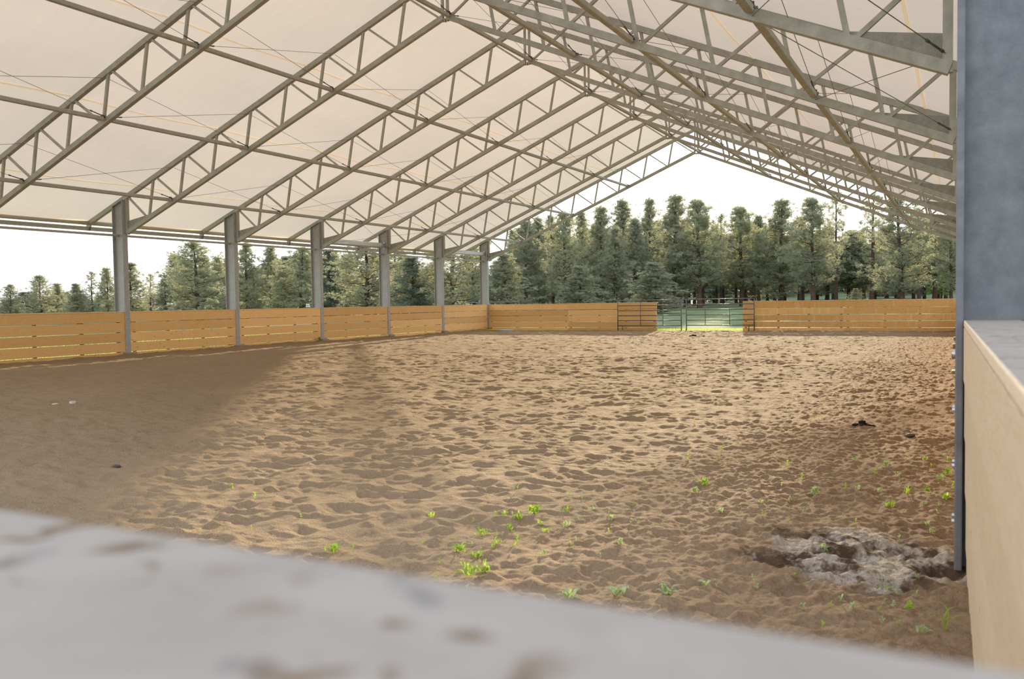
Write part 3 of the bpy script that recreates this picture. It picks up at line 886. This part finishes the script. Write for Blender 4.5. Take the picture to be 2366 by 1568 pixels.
BACK=[(-56.4,93.2,0.26,11.8,3.2,"B"),(-60.4,104.2,0.22,13.2,3.7,"B"),(-55.5,98.7,0.29,12.9,3.6,"B"),(-51.2,93.5,0.37,10.7,4.2,"B"),(-53.6,100.6,0.34,11.3,3.3,"B"),(-55.6,110.1,0.32,12.5,3.8,"B"),(-57.3,117.2,0.3,11.8,3.6,"B"),(-53.4,112.2,0.38,13.1,4.1,"B"),(-49.1,106.4,0.48,13,3.7,"B"),(-44.4,98.5,0.57,11.1,3.8,"B"),(-48.8,114.4,0.53,13.5,3.5,"B"),(-46.6,113.6,0.6,12.2,4,"B"),(-42.7,106.3,0.68,11.1,3.3,"B"),(-41.2,104.4,0.7,10.1,3.3,"B"),(-39.7,107.1,0.77,12.7,4.2,"B"),(-43.4,124.4,0.78,11.4,3.6,"B"),(-42.6,125.1,0.82,11.2,5.1,"A"),(-38.6,119,0.91,13.2,4.9,"B"),(-34.7,108.2,0.91,10.4,3.6,"B"),(-32.3,103.5,0.91,11.4,4.5,"B"),(-33.1,114.6,1.01,12,3.4,"B"),(-34.1,122.8,1.07,11.1,4.5,"B"),(-31.3,119.7,1.1,11.8,3.5,"B"),(-31,125.4,1.17,11.8,4.3,"B"),(-27.9,116.4,1.12,12.4,3.9,"A"),(-26.2,117.7,1.15,11.7,3.3,"B"),(-24.3,113.3,1.12,11.4,3.8,"B"),(-23.4,116,1.16,9.1,4.1,"B"),(-21.8,119.1,1.21,9.1,4,"B"),(-20.5,114.2,1.16,9,3.6,"B"),(-20.9,131.2,1.36,10.6,4.4,"A"),(-19.1,128.8,1.35,11.8,5,"A"),(-19.2,137,1.45,9.5,3.7,"B"),(-14.4,114.8,1.19,8.4,4.4,"B"),(-14.2,124.8,1.32,10.5,4.8,"A"),(-12.1,112.3,1.17,8.3,3.9,"B"),(-11.7,123.9,1.31,9.3,4.6,"A"),(-11.1,138.4,1.5,12.1,5,"B"),(-9.5,136.4,1.48,9.2,3.5,"A"),(-8.3,131.5,1.42,10.5,4.4,"B"),(-6.5,125.6,1.34,9.2,3.7,"B"),(-4.7,118.1,1.25,8.1,3.6,"A"),(-3.2,125.8,1.35,10.9,4.5,"A"),(-2.1,119.4,1.27,8.2,3.8,"B"),(-85.6,144.6,0.11,10.4,5.6,"D"),(-73.4,128.5,0.14,11.3,7.4,"D"),(-79.2,145.9,0.12,12.9,8.4,"D"),(-68.6,129.3,0.16,10.4,5.8,"D"),(-74.7,151.6,0.13,10.6,5.4,"D"),(-68,142.9,0.18,10.9,7.5,"D"),(-59.9,131.2,0.28,11,7.3,"D"),(-64.9,151.8,0.21,9,7.5,"D"),(-60.1,149,0.29,11.5,8.2,"D"),(-60.6,159,0.28,12,8.5,"D"),(-54.6,151.9,0.43,10.8,5.6,"D"),(-49.7,145.9,0.62,9.2,5.3,"D"),(-46,140.3,0.77,8.2,5.3,"D"),(-44.4,148.9,0.85,9.3,6.1,"D"),(-40,141.7,1.04,9.3,7.6,"D"),(-42,159.6,0.95,10.6,6.2,"D"),(-35.2,141.5,1.21,6.9,7.2,"D"),(-36.6,167.3,1.17,7.8,5.9,"D"),(-32.3,159,1.29,8.8,8.2,"D"),(-31.9,175.3,1.31,11.5,7.8,"D"),(-28,169.5,1.39,8.8,8.1,"D"),(-26.5,176.5,1.41,9.9,7.6,"D"),(-22,171.2,1.46,9.9,6,"D"),(-19.7,169.6,1.48,6.8,8.2,"D"),(-16.3,163.8,1.5,7.2,5.9,"D"),(-12.7,152.7,1.52,9.1,6.3,"D"),(-11.1,173.7,1.52,9.3,8.4,"D"),(-7.8,160,1.53,9.7,7.8,"D"),(-5.5,186.7,1.53,8.6,6.5,"D"),(-3.4,165.5,1.53,9.2,7.8,"D"),(-101.2,74.2,0.1,9.4,3.9,"B"),(-87,62.4,0.1,7.7,4.4,"A"),(-100.9,79.1,0.1,9.2,4.3,"A"),(-86,67,0.1,6.1,3.6,"B"),(-98,81.3,0.1,9.1,5.2,"A"),(-90,76.6,0.1,6.4,5,"A"),(-88.9,78.1,0.1,7.2,4,"A"),(-79.7,70.5,0.11,8,3.5,"A"),(-88.4,83.1,0.1,9,4.8,"D"),(-79.2,75.5,0.11,8.6,4.2,"B"),(-84.7,85,0.11,9.7,4,"B"),(-78.9,81.1,0.11,9.3,4.6,"B"),(-78.3,84.2,0.11,8.9,5.5,"D"),(-79,88.9,0.11,6.5,4.5,"D"),(-72.3,82.3,0.12,8.6,4.7,"D"),(-67,79.1,0.14,6.8,4.4,"D"),(-70.1,86,0.13,8.4,4.7,"A"),(-65.8,84.1,0.15,6.3,5.1,"B"),(-68.8,93.1,0.14,7.2,3.9,"A"),(-62.6,85.6,0.17,5.8,3.8,"B"),(-61.5,87.3,0.19,6.2,4,"A"),(-54.7,79.2,0.25,5.9,4.4,"B"),(-125,64.8,0.1,3.2,4.9,"D"),(-129.9,71.2,0.1,4.4,5.2,"D"),(-129.4,73.9,0.1,3.7,4.1,"D"),(-128.8,76.7,0.1,4.4,4.8,"D"),(-115.9,70,0.1,3.8,5,"D"),(-123.9,79.5,0.1,3.3,4.6,"D"),(-115.2,75.8,0.1,3.5,4,"D"),(-113.1,77.3,0.1,3,5,"D"),(-117.9,85.1,0.1,3.9,5.2,"D")]
WEEDS=[(-1.85,-13.51,"b"),(-1.86,-13.19,"b"),(-1.33,-12.18,"m"),(-1.10,-11.69,"s"),(-0.81,-11.50,"m"),(-0.51,-11.77,"b"),(-0.57,-12.16,"m"),(0.01,-11.88,"b"),(-0.04,-10.92,"m"),(-0.21,-11.25,"m"),(-2.29,-12.09,"m"),(-2.17,-12.04,"s"),(-1.56,-11.67,"s"),(-1.11,-12.74,"m"),(-1.24,-12.99,"s"),(-0.93,-13.24,"b"),(-1.07,-13.52,"m"),(-0.72,-13.04,"m"),(-0.64,-13.01,"m"),(-0.62,-13.33,"s"),(-0.48,-12.98,"m"),(-0.26,-13.02,"g"),(-0.12,-12.79,"b"),(0.01,-13.06,"b"),(-0.36,-13.43,"b"),(-0.12,-13.30,"m"),(-1.49,-14.11,"m"),(-1.16,-14.21,"m"),(-1.01,-14.00,"s"),(-0.96,-14.31,"s"),(-0.03,-13.62,"s"),(-0.09,-13.96,"m"),(-0.53,-14.19,"s"),(-0.26,-15.52,"g"),(-0.26,-14.72,"s"),(-0.08,-15.42,"s"),(-0.35,-16.04,"m"),(-0.11,-15.85,"m"),(-0.24,-16.00,"s"),(-0.14,-16.17,"s"),(-0.04,-16.19,"m"),(0.06,-16.13,"t"),(-0.58,-16.16,"s"),(-0.46,-16.06,"s"),(-0.43,-15.88,"s"),(-1.15,-15.90,"m"),(-1.30,-16.10,"b"),(-0.92,-15.73,"s"),(-0.87,-15.84,"s"),(-1.08,-15.89,"s"),(-0.21,-16.16,"s"),(-3.37,-15.17,"m"),(-2.72,-14.79,"b"),(-2.90,-15.05,"s"),(-2.84,-14.98,"s"),(-2.74,-15.06,"s"),(-2.82,-15.43,"b"),(-2.69,-15.24,"m"),(-2.58,-15.61,"m"),(-2.72,-15.88,"b"),(-2.58,-15.91,"b"),(-2.43,-15.68,"s"),(-2.20,-15.75,"m"),(-2.53,-16.16,"m"),(-2.40,-16.35,"b"),(-2.35,-16.24,"b"),(-2.69,-16.19,"s"),(-2.28,-16.57,"s"),(-3.46,-16.22,"b"),(-3.40,-16.09,"m"),(-3.04,-15.83,"s"),(-2.57,-14.19,"s"),(-2.72,-14.14,"s"),(-5.05,-13.37,"s"),(-1.84,-15.70,"s"),(-2.52,-16.48,"s"),(-1.72,-16.45,"b"),(-1.83,-16.54,"s"),(-1.53,-16.27,"b"),(-5.60,-14.87,"m"),(-5.03,-15.21,"m"),(-4.29,-15.53,"s"),(-4.39,-15.95,"s"),(-4.65,-16.17,"s"),(-2.00,-15.12,"s"),(-1.96,-14.78,"s")]
TREE_LABELS = ['small round pine at the left edge of the picture',
    'round-topped pine, second tree from the left edge',
    'narrow pine tucked behind the second tree from the left',
    'low dense conifer left of the first visible left column',
    'thin see-through pine rising behind the low dense conifer',
    'pointed pine just left of the first visible left column',
    'pine half hidden behind the first visible left column',
    'thin airy pine just right of the first visible left column',
    'slim pine between the first left column and the big spreading pine',
    'dark low shrub-like conifer at the foot of the big spreading pine',
    'big spreading pine standing left of the second visible left column',
    'pine half hidden behind the second visible left column',
    'dark pointed pine just right of the second visible left column',
    'slender pine second to the right of the second visible left column',
    'low dense conifer in front, left of the third visible left column',
    'wide dark pine just left of the third visible left column',
    'dense conifer just right of the third visible left column',
    'wide dark spreading pine just left of the fourth visible left column',
    'pine glimpsed behind the wide dark spreading pine',
    'yellow-green young conifer between the fourth and fifth left columns',
    'spreading pine behind the yellow-green young conifer',
    'spreading pine with thick red-brown trunk between fifth and sixth left columns',
    'pine just left of the fifth visible left column',
    'tall bare-trunked pine behind the sixth left column',
    'rounded bushy conifer right of the far corner column',
    'tall pine rising behind the rounded bushy conifer',
    'slim pointed pine rising behind the left end of the far fence',
    'narrow bare-trunked pine, second behind the left end of the far fence',
    'dark spreading pine with bare limbs above the left part of the far fence',
    'pointed pine right of the dark spreading pine with bare limbs',
    'low bushy conifer in front of the wood, left of the gate',
    'broad conical pine behind the low bushy conifer left of the gate',
    'tall full pine whose crown tops the wood left of the gate',
    'lower pine standing in front of the tall full pine left of the gate',
    'narrow tall pine with pointed top above the left end of the gate',
    'pale sunlit pine in front of the narrow tall pine',
    'young cone-shaped conifer standing in front above the left gate panel',
    'tallest pine of the wood, above the middle of the gate',
    'tall pine with bare trunk, right of the tallest pine',
    'short-crowned pine between the two tallest above the gate',
    'thin sparse pine in the gap of the treeline above the gate',
    'pine with bare reddish trunk above the right end of the gate',
    'narrow pine close behind the pine with bare reddish trunk',
    'pale tall pine above the fence panel right of the gate',
    'tall dark green pine, fullest one right of the gate',
    'lower pine between the pale tall pine and the dark green one',
    'thin tall pine crossed by the far truss on its right slope',
    'pale yellowish pine in the sunlit gap right of the dark green pine',
    'sparse bare-limbed pine with its top behind the roof struts',
    'broad dark pine with leaning limbs near the right end of the fence',
    'pine close right of the broad dark pine with leaning limbs',
    'pine second from the right edge of the wood',
    'dark pine at the right end of the wood beside the steel column',
    'bright green leafy tree low between the trunks at the right end',
    'small dark shrub-like conifer under the pale yellowish pine']

# ------------------------------------------------------------------ trees
def tree_proto(kind, seed):
    """unit tree: 10 m tall; crown width 3.4 m (C: 5 m); returns (trunk, limbs, foliage) meshes"""
    r = np.random.default_rng(seed)
    H = 10.0
    base = {'A': 0.07, 'B': 0.20, 'C': 0.12, 'D': 0.01, 'E': 0.22, 'F': 0.15}[kind]
    Wd = {'A': 1.7, 'B': 1.7, 'C': 2.5, 'D': 1.9, 'E': 1.6, 'F': 1.9}[kind]
    nb = {'A': 96, 'B': 84, 'C': 72, 'D': 100, 'E': 40, 'F': 60}[kind]
    per = {'A': 10, 'B': 10, 'C': 13, 'D': 11, 'E': 6, 'F': 10}[kind]
    tr = 0.15 if kind in 'ABE' else (0.19 if kind == 'C' else 0.12)
    wob = r.normal(0, 0.06, (7, 2)).cumsum(0) * (1.0 if kind in 'C' else 0.5)
    zs = np.linspace(-0.3, H * 0.97, 7)
    tm = MB()
    tm.tube([(wob[i, 0], wob[i, 1], zs[i]) for i in range(7)], [tr * (1.25 if i == 0 else 1) * (1 - 0.93 * max(0, zs[i]) / H) ** 0.8 + 0.012 for i in range(7)], 7, False)
    def axis(z):
        return np.array([np.interp(z, zs, wob[:, 0]), np.interp(z, zs, wob[:, 1]), z])
    def radius(t):
        if kind == 'A':
            return (min(1, (t + 0.12) * 2.4)) ** 0.6 * (1 - t ** 1.9) ** 1.05 * 1.1
        if kind == 'B':
            return (min(1, (t + 0.16) * 2.2)) ** 0.6 * (1 - t ** 2.3) ** 1.0 * 1.1
        if kind == 'C':
            return (min(1, (t + 0.2) * 2.4)) ** 0.5 * (1 - t ** 2.6) * 1.05
        if kind == 'D':
            return (min(1, (t + 0.25) * 3.0)) ** 0.5 * (1 - t ** 2.0) * 1.08
        if kind == 'E':
            return (0.5 + 0.5 * math.sin(t * 17)) * 0.35 + 0.6 * (1 - t) ** 0.6
        return (min(1, (t + 0.2) * 3)) ** 0.5 * (1 - t ** 2) ** 0.6
    lm = MB()
    cen, dirs, scale = [], [], []
    for i in range(nb):
        t = (i + r.random()) / nb
        t = t ** (0.9 if kind != 'C' else 1.0)
        z = H * (base + (1 - base) * t * 0.985)
        ph = i * 2.399 + r.normal(0, 0.4)
        L = Wd * radius(t) * r.uniform(0.48, 1.24) + 0.10
        up = {'A': 0.30, 'B': 0.25, 'C': 0.36, 'D': 0.45, 'E': 0.10, 'F': 0.55}[kind] + 0.55 * t * t + r.normal(0, 0.12)
        o = axis(min(z, H * 0.96))
        dh = np.array([math.cos(ph), math.sin(ph), up])
        dh /= np.linalg.norm(dh)
        bend = np.array([r.normal(0, 0.12), r.normal(0, 0.12), r.uniform(-0.02, 0.25)]) * L
        p1 = o + dh * L * 0.55 + np.array([0, 0, -0.08 * L])
        p2 = o + dh * L + bend * 0.5
        lw = 0.012 + 0.030 * (1 - t) * (1.6 if kind == 'C' else 1.0)
        lm.tube([tuple(o), tuple(p1), tuple(p2)], [lw, lw * 0.65, 0.006], 4, False)
        m = max(2, int(round(per * 0.46 * (0.35 + 0.8 * L / Wd))))
        for j in range(m):
            q = 0.30 + 0.74 * (j + 0.35 + 0.65 * r.random()) / m
            pt = (o + (p1 - o) * (q / 0.55)) if q < 0.55 else (p1 + (p2 - p1) * ((q - 0.55) / 0.45))
            sp = 0.10 * L + 0.03
            pt = pt + np.array([r.normal(0, sp), r.normal(0, sp), r.normal(0, sp * 0.4) + 0.03])
            cl = r.uniform(0.14, 0.27) * (0.75 if kind == 'E' else 1.0)
            for _ in range(int(r.integers(5, 9))):
                cen.append(pt + np.array([r.normal(0, cl), r.normal(0, cl), r.normal(0, cl * 0.62)]))
                dirs.append(dh)
                scale.append(r.uniform(0.75, 1.25))
    for j in range(14):
        cen.append(axis(H * 0.96) + np.array([r.normal(0, 0.09), r.normal(0, 0.09), r.uniform(-0.4, 0.4)]))
        dirs.append(np.array([0, 0, 1.0]))
        scale.append(0.8)
    cen, dirs, scale = np.array(cen), np.array(dirs), np.array(scale)
    nbld = 15
    n = len(cen) * nbld
    c = np.repeat(cen, nbld, 0)
    d = r.normal(0, 1, (n, 3))
    d /= np.linalg.norm(d, axis=1)[:, None]
    d = d + 0.5 * np.repeat(dirs, nbld, 0) + np.array([0, 0, 0.45])
    d /= np.linalg.norm(d, axis=1)[:, None]
    ln = 0.135 * np.repeat(scale, nbld)[:, None] * r.uniform(0.6, 1.3, (n, 1))
    wd = ln * (0.26 if kind != 'F' else 0.42)
    side = np.cross(d, r.normal(0, 1, (n, 3)))
    side /= np.linalg.norm(side, axis=1)[:, None]
    st = c + r.normal(0, 0.05, (n, 3))
    v = np.stack([st - side * wd * 0.5, st + side * wd * 0.5, st + d * ln * 0.75 + side * wd * 0.5, st + d * ln], 1).reshape(-1, 3)
    f = (np.arange(n)[:, None] * 4 + np.arange(4)[None, :])
    mat = BRIGHTLEAF if kind == 'F' else (NEEDLEDARK if kind == 'D' and seed % 2 else NEEDLE)
    return tm.mesh('trunk', BARK), lm.mesh('limbs', BARK), np_mesh('foliage', v, f, mat)
PROTO = {}
for kind, n in (('A', 3), ('B', 3), ('C', 2), ('D', 3), ('E', 1), ('F', 1)):
    PROTO[kind] = [tree_proto(kind, 100 + 10 * ord(kind) + i) for i in range(n)]
def tree(spec, i, name, label, group):
    x, y, z, h, w, kind = spec
    ps = PROTO[kind]
    tm, lm, fm = ps[i % len(ps)]
    ref = {'A': 3.3, 'B': 3.2, 'C': 4.8, 'D': 3.7, 'E': 2.8, 'F': 3.6}[kind]
    z = max(z, meadow_z(x, y)) if y > 120 else z
    t = thing(name, label, 'tree', (x, y, z - 0.05), (i * 2.1) % 6.28, group)
    sx = 1.28 * w / ref
    t.scale = (sx, sx, h / 10.15)
    place('trunk', tm, t)
    place('limbs', lm, t)
    f = place('foliage', fm, t)
    f['kind'] = 'stuff'
    return t
NAMES = {'A': 'pine_tree', 'B': 'tall_pine', 'C': 'spreading_pine', 'D': 'bushy_conifer', 'E': 'thin_pine', 'F': 'leafy_tree'}
for i, s in enumerate(TREES):
    tree(s, i, NAMES[s[5]], TREE_LABELS[i], 'trees around the arena')
for i, s in enumerate(BACK):
    FAR4 = ('above the far fence panel in the left corner', 'above the gateway and the panel left of it', 'above the far fence panel right of the gate', 'above the far fence panel in the right corner')
    LEFT4 = ('between the first and second left columns', 'between the second and third left columns', 'between the third and fourth left columns', 'between the fourth and sixth left columns')
    if i < 44:
        w = FAR4[0 if i < 8 else 1 if i < 22 else 2 if i < 33 else 3]
        lab, g = 'slim back-row pine ' + w, 'back rows of the wood ' + w
    elif i < 74:
        w = FAR4[0 if i < 50 else 1 if i < 59 else 2 if i < 66 else 3]
        lab, g = 'low dense conifer closing the wood ' + w, 'deepest trees of the wood ' + w
    elif i < 96:
        w = LEFT4[0 if i < 78 else 1 if i < 84 else 2 if i < 88 else 3]
        lab, g = 'pine in the second row, seen ' + w, 'second row ' + w
    else:
        lab, g = 'low distant tree on the skyline beyond the left fence', 'distant skyline trees'
    tree(s, i, NAMES[s[5]], lab, g)
for i in range(12):                              # the wood goes on behind the right columns
    x, y = 3.0 + 3.6 * i, 86 + (i * 37) % 44
    k = 'BACB'[i % 4]
    tree((x, y, meadow_z(x, y), 11.5 + (i * 5) % 4, 4.2, k), i, NAMES[k], 'pine of the wood going on behind the right row of columns', 'pines behind the right columns')

# ------------------------------------------------------------------ grass in the gateway and under the fences
def grass_strip(name, n, fx, fy, h0, h1, seed, label, zf):
    r = np.random.default_rng(seed)
    x, y = fx(r, n), fy(r, n)
    z = np.array([zf(a, b) for a, b in zip(x, y)]) - 0.01
    c = np.stack([x, y, z], 1)
    h = r.uniform(h0, h1, (n, 1))
    a = r.uniform(0, 2 * math.pi, (n, 1))
    lean = np.concatenate([np.cos(a), np.sin(a), np.zeros((n, 1))], 1) * h * r.uniform(0.1, 0.5, (n, 1))
    side = np.concatenate([-np.sin(a), np.cos(a), np.zeros((n, 1))], 1) * 0.008
    up = np.array([0, 0, 1.0])
    v = np.stack([c - side, c + side, c + lean * 0.4 + up * h * 0.6 + side * 0.7, c + lean * 0.4 + up * h * 0.6 - side * 0.7, c + lean + up * h], 1).reshape(-1, 3)
    b = np.arange(n)[:, None] * 5
    f = np.concatenate([b + np.array([[0, 1, 2]]), b + np.array([[0, 2, 3]]), b + np.array([[3, 2, 4]])], 0)
    o = place(name, np_mesh(name, v, f, GRASS))
    o['kind'] = 'stuff'
    o['label'] = label
    o['category'] = 'grass'
    return o
grass_strip('grass', 5200, lambda r, n: r.uniform(-14.8, -9.2, n), lambda r, n: 25.05 + np.abs(r.normal(0, 1.1, n)), 0.04, 0.2, 1, 'sunlit yellow-green grass in the open gateway', lambda a, b: 0.10)
grass_strip('grass', 3000, lambda r, n: -24.1 + np.abs(r.normal(0, 4.2, n)), lambda r, n: 24.9 - np.abs(r.normal(0, 0.8, n)), 0.015, 0.05, 2, 'thin green grass along the foot of the far left fence corner', ground_z)
grass_strip('grass', 24000, lambda r, n: -25.0 - np.abs(r.normal(0, 11, n)), lambda r, n: r.uniform(-8, 34, n), 0.08, 0.32, 3, 'yellow-green grass outside the left fence, glimpsed between its planks', meadow_z)

# ------------------------------------------------------------------ weeds in the sand
def leaf_mesh(name, L, W, arch, mat, n=5):
    v, f = [], []
    for i in range(n + 1):
        t = i / n
        w = W * math.sin(math.pi * min(0.97, 0.10 + 0.9 * t)) ** 0.8
        x = L * t * (1 - 0.15 * t)
        z = arch * L * (t - 0.85 * t * t)
        v += [(x, -w, z + 0.25 * w), (x, 0, z), (x, w, z + 0.25 * w)]
    for i in range(n):
        for j in range(2):
            a = i * 3 + j
            f.append((a, a + 1, a + 4, a + 3))
    return MB().add(v, f, True).mesh(name, mat)
LEAFS = {m: [leaf_mesh('leaf', 0.10, 0.0125, a, m) for a in (0.7, 1.2, 1.8)] for m in (WEED, WEEDGREY)}
BLADE = [leaf_mesh('blade', 0.20, 0.0065, a, WEED, 6) for a in (0.9, 1.3, 1.8)]
def stem_mesh():
    m = MB()
    m.tube([(0, 0, -0.02), (0.004, 0.003, 0.05), (0.0, 0.006, 0.11)], [0.003, 0.0025, 0.0015], 5)
    return m.mesh('stem', WEED)
STEM = stem_mesh()
def ordw(n):
    tens = {2: 'twenty', 3: 'thirty'}
    names = ['', 'first', 'second', 'third', 'fourth', 'fifth', 'sixth', 'seventh', 'eighth', 'ninth', 'tenth', 'eleventh', 'twelfth', 'thirteenth', 'fourteenth',
             'fifteenth', 'sixteenth', 'seventeenth', 'eighteenth', 'nineteenth', 'twentieth']
    if n <= 20:
        return names[n]
    return 'thirtieth' if n == 30 else tens[n // 10] + '-' + names[n % 10]
def zone(x, y):
    if x > -1.0 and y < -14.2:
        return 'around the dried mud patch'
    if x > -2.0 and y > -13.0:
        return 'on the brown soil toward the right fence'
    if x > -2.0:
        return 'on the soil just left of the mud patch'
    if x > -3.1:
        return 'in the green cluster by the blurred fence'
    return 'on the pale sand left of the green cluster'
big = sorted([w for w in WEEDS if w[2] in 'bgt'], key=lambda w: -(w[0] + 0.13) / (w[1] + 20.8))
wr = random.Random(21)
for (cx_, cy_, sx_, sy_, n_) in ((-2.72, -15.0, 0.22, 0.3, 12), (-2.62, -15.75, 0.15, 0.3, 12), (-2.2, -14.9, 0.4, 0.5, 9), (-0.12, -12.4, 0.12, 0.9, 12), (-0.3, -15.9, 0.25, 0.25, 6), (-1.3, -13.6, 0.9, 0.8, 10), (-1.2, -9.5, 0.7, 1.6, 8)):
    for _ in range(n_):
        if n_ == 8 and _ == 0:
            continue
        WEEDS.append((min(0.06, wr.gauss(cx_, sx_)), max(-16.6, wr.gauss(cy_, sy_)), wr.choice('sssm')))
for (x, y, k) in WEEDS:
    if math.hypot(x + 0.98, y + 9.0) < 0.35:
        continue
    z = ground_z(x, y)
    grey = x > -2.4 and rnd.random() < 0.62 and k != 'g' and k != 't'
    mat = WEEDGREY if grey else WEED
    if k in 'bgt':
        n = big.index((x, y, k)) + 1
        look = {'b': 'downy grey-green weed rosette' if grey else 'bright green leafy weed', 'g': 'tuft of grass blades', 't': 'tall thin grass tuft'}[k]
        t = thing('grass_tuft' if k in 'gt' else 'weed', '%s, %s larger weed from the right on the sand' % (look, ordw(n)), 'weed', (x, y, z), rnd.uniform(0, 6.28), 'larger weeds in the sand')
    elif k == 'm':
        t = thing('weed', 'small leafy weed a hand wide ' + zone(x, y), 'weed', (x, y, z), rnd.uniform(0, 6.28), 'small weeds ' + zone(x, y))
    else:
        t = thing('weed', 'tiny upright weed seedling with thin stem ' + zone(x, y), 'weed', (x, y, z), rnd.uniform(0, 6.28), 'weed seedlings ' + zone(x, y))
    if k in 'gt':
        for i in range(12 if k == 'g' else 5):
            b = place('blade', BLADE[rnd.randrange(3)], t)
            b.rotation_euler = (0, rnd.uniform(-0.5, 0.1) - (0.5 if k == 't' else 0), i * 2.4 + rnd.uniform(-0.3, 0.3))
            sc = rnd.uniform(0.5, 0.9) * (0.8 if k == 'g' else 0.9)
            b.scale = (sc, sc, sc)
    else:
        nl = {'b': 18, 'm': 10, 's': 6}[k]
        sz = {'b': 0.68, 'm': 0.46, 's': 0.32}[k] * rnd.uniform(0.85, 1.15)
        upright = (k == 's') or (k == 'm' and not grey and rnd.random() < 0.5)
        if upright:
            o = place('stem', STEM, t)
            o.scale = (sz * 1.1, sz * 1.1, sz * 1.1)
        for i in range(nl):
            b = place('leaf', LEAFS[mat][rnd.randrange(3)], t)
            b.location = (0, 0, (0.02 + 0.095 * i / nl) * sz) if upright else (rnd.gauss(0, 0.022) * sz, rnd.gauss(0, 0.022) * sz, 0.03 * sz * rnd.random())
            b.rotation_euler = (rnd.uniform(-0.3, 0.3), rnd.uniform(-0.75, 0.05) if not upright else rnd.uniform(-0.6, 0.2), i * 2.399 + rnd.uniform(-0.3, 0.3))
            sc = sz * rnd.uniform(0.65, 1.15) * (0.8 if upright else 1.0)
            b.scale = (sc, sc * rnd.uniform(0.9, 1.4), sc)
t = thing('weed', 'dark green weed growing beside the footing of the third left column', 'weed', (LCX + 0.12, 9.55, ground_z(LCX + 0.12, 9.55)), 0.3)
for i in range(12):
    b = place('leaf', LEAFS[WEED][i % 3], t)
    b.rotation_euler = (0, rnd.uniform(-0.9, -0.2), i * 2.4)
    b.scale = (1.9, 2.2, 1.9)

# ------------------------------------------------------------------ manure, stones, poles
def lump(r, seed, mat, name, flat=0.8):
    q = np.random.default_rng(seed)
    v, f = [], []
    n, m = 10, 6
    for j in range(m + 1):
        th = math.pi * j / m
        for i in range(n):
            ph = 2 * math.pi * i / n
            k = 1 + q.normal(0, 0.17) * math.sin(th)
            v.append((r * k * math.sin(th) * math.cos(ph), r * k * math.sin(th) * math.sin(ph), r * flat * k * math.cos(th)))
    for j in range(m):
        for i in range(n):
            f.append((j * n + i, (j + 1) * n + i, (j + 1) * n + (i + 1) % n, j * n + (i + 1) % n))
    return MB().add(v, f, True).mesh(name, mat)
BALL = [lump(0.055, i, DUNG, 'dung_ball', 0.55) for i in range(3)]
def manure(x, y, label, spots, s=1.0):
    z = ground_z(x, y)
    t = thing('manure_pile', label, 'manure', (x, y, z))
    for i, (dx, dy, dz) in enumerate(spots):
        b = place('dung_ball', BALL[i % 3], t)
        b.location = (dx * s, dy * s, dz * s * 0.55 + ground_z(x + dx * s, y + dy * s) - z + 0.012)
        b.scale = (s, s, s)
        b.rotation_euler = (0, 0, i * 1.3)
manure(-10.35, 17.7, 'small dark manure pile on the sand in front of the gate', ((0, 0, 0), (0.1, 0.02, 0), (-0.1, 0.03, 0), (0.05, 0.1, 0), (-0.04, 0.08, 0.0), (0.0, 0.04, 0.085), (0.07, 0.05, 0.075), (-0.42, 0.0, -0.01), (0.42, 0.05, -0.01), (0.2, -0.02, -0.01)), 1.1)
manure(-0.98, -9.0, 'dark manure pile on the brown soil toward the right fence', ((0, 0, 0), (0.1, 0.02, 0), (-0.1, 0.03, 0), (0.05, 0.1, 0), (-0.04, 0.08, 0.0), (0.0, 0.04, 0.07), (0.16, 0.06, -0.01)), 0.75)
for (x, y, r, mat, lab) in ((-13.27, -10.55, 0.07, STONE, 'pale flat stone on the shaded sand, the larger of two'), (-13.45, -10.75, 0.055, STONE, 'pale flat stone on the shaded sand, the smaller of two'),
                            (-7.47, -14.53, 0.045, DARKSTONE, 'small dark clod at the edge of the shaded sand'), (-8.35, -14.75, 0.05, DARKSTONE, 'dark clod on the shaded sand near the blurred fence'),
                            (-0.40, -9.72, 0.05, DARKSTONE, 'round dark clod on the brown soil near the right fence')):
    o = place('stone', lump(r, int(abs(x) * 100), mat, 'stone', 0.45))
    o.location = (x, y, ground_z(x, y) + r * 0.22)
    tag(o, lab, 'stone')
def pole(label, a, b, parts, r=0.05):
    a, b = Vector(a), Vector(b)
    t = thing('ground_pole', label, 'pole', tuple(a))
    d = b - a
    for (u, w, mat, lab) in parts:
        MB().tube([d * u, d * w], r, 10).build('painted_section', mat, t, lab)
zc = 0.2
pole('ground pole painted yellow and pale blue lying in the far left corner', (-23.7, 23.6, ground_z(-23.7, 23.6) + 0.05), (-21.9, 23.4, ground_z(-21.9, 23.4) + 0.05), ((0, 0.42, YELLOW, 'yellow section'), (0.42, 1.0, PALEBLUE, 'pale blue section')))
pole('faded yellow pole lying along the foot of the left fence', (-24.08, 12.2, ground_z(-24.08, 12.2) + 0.05), (-24.08, 14.6, ground_z(-24.08, 14.6) + 0.05), ((0, 1.0, PALEYELLOW, None),), 0.04)
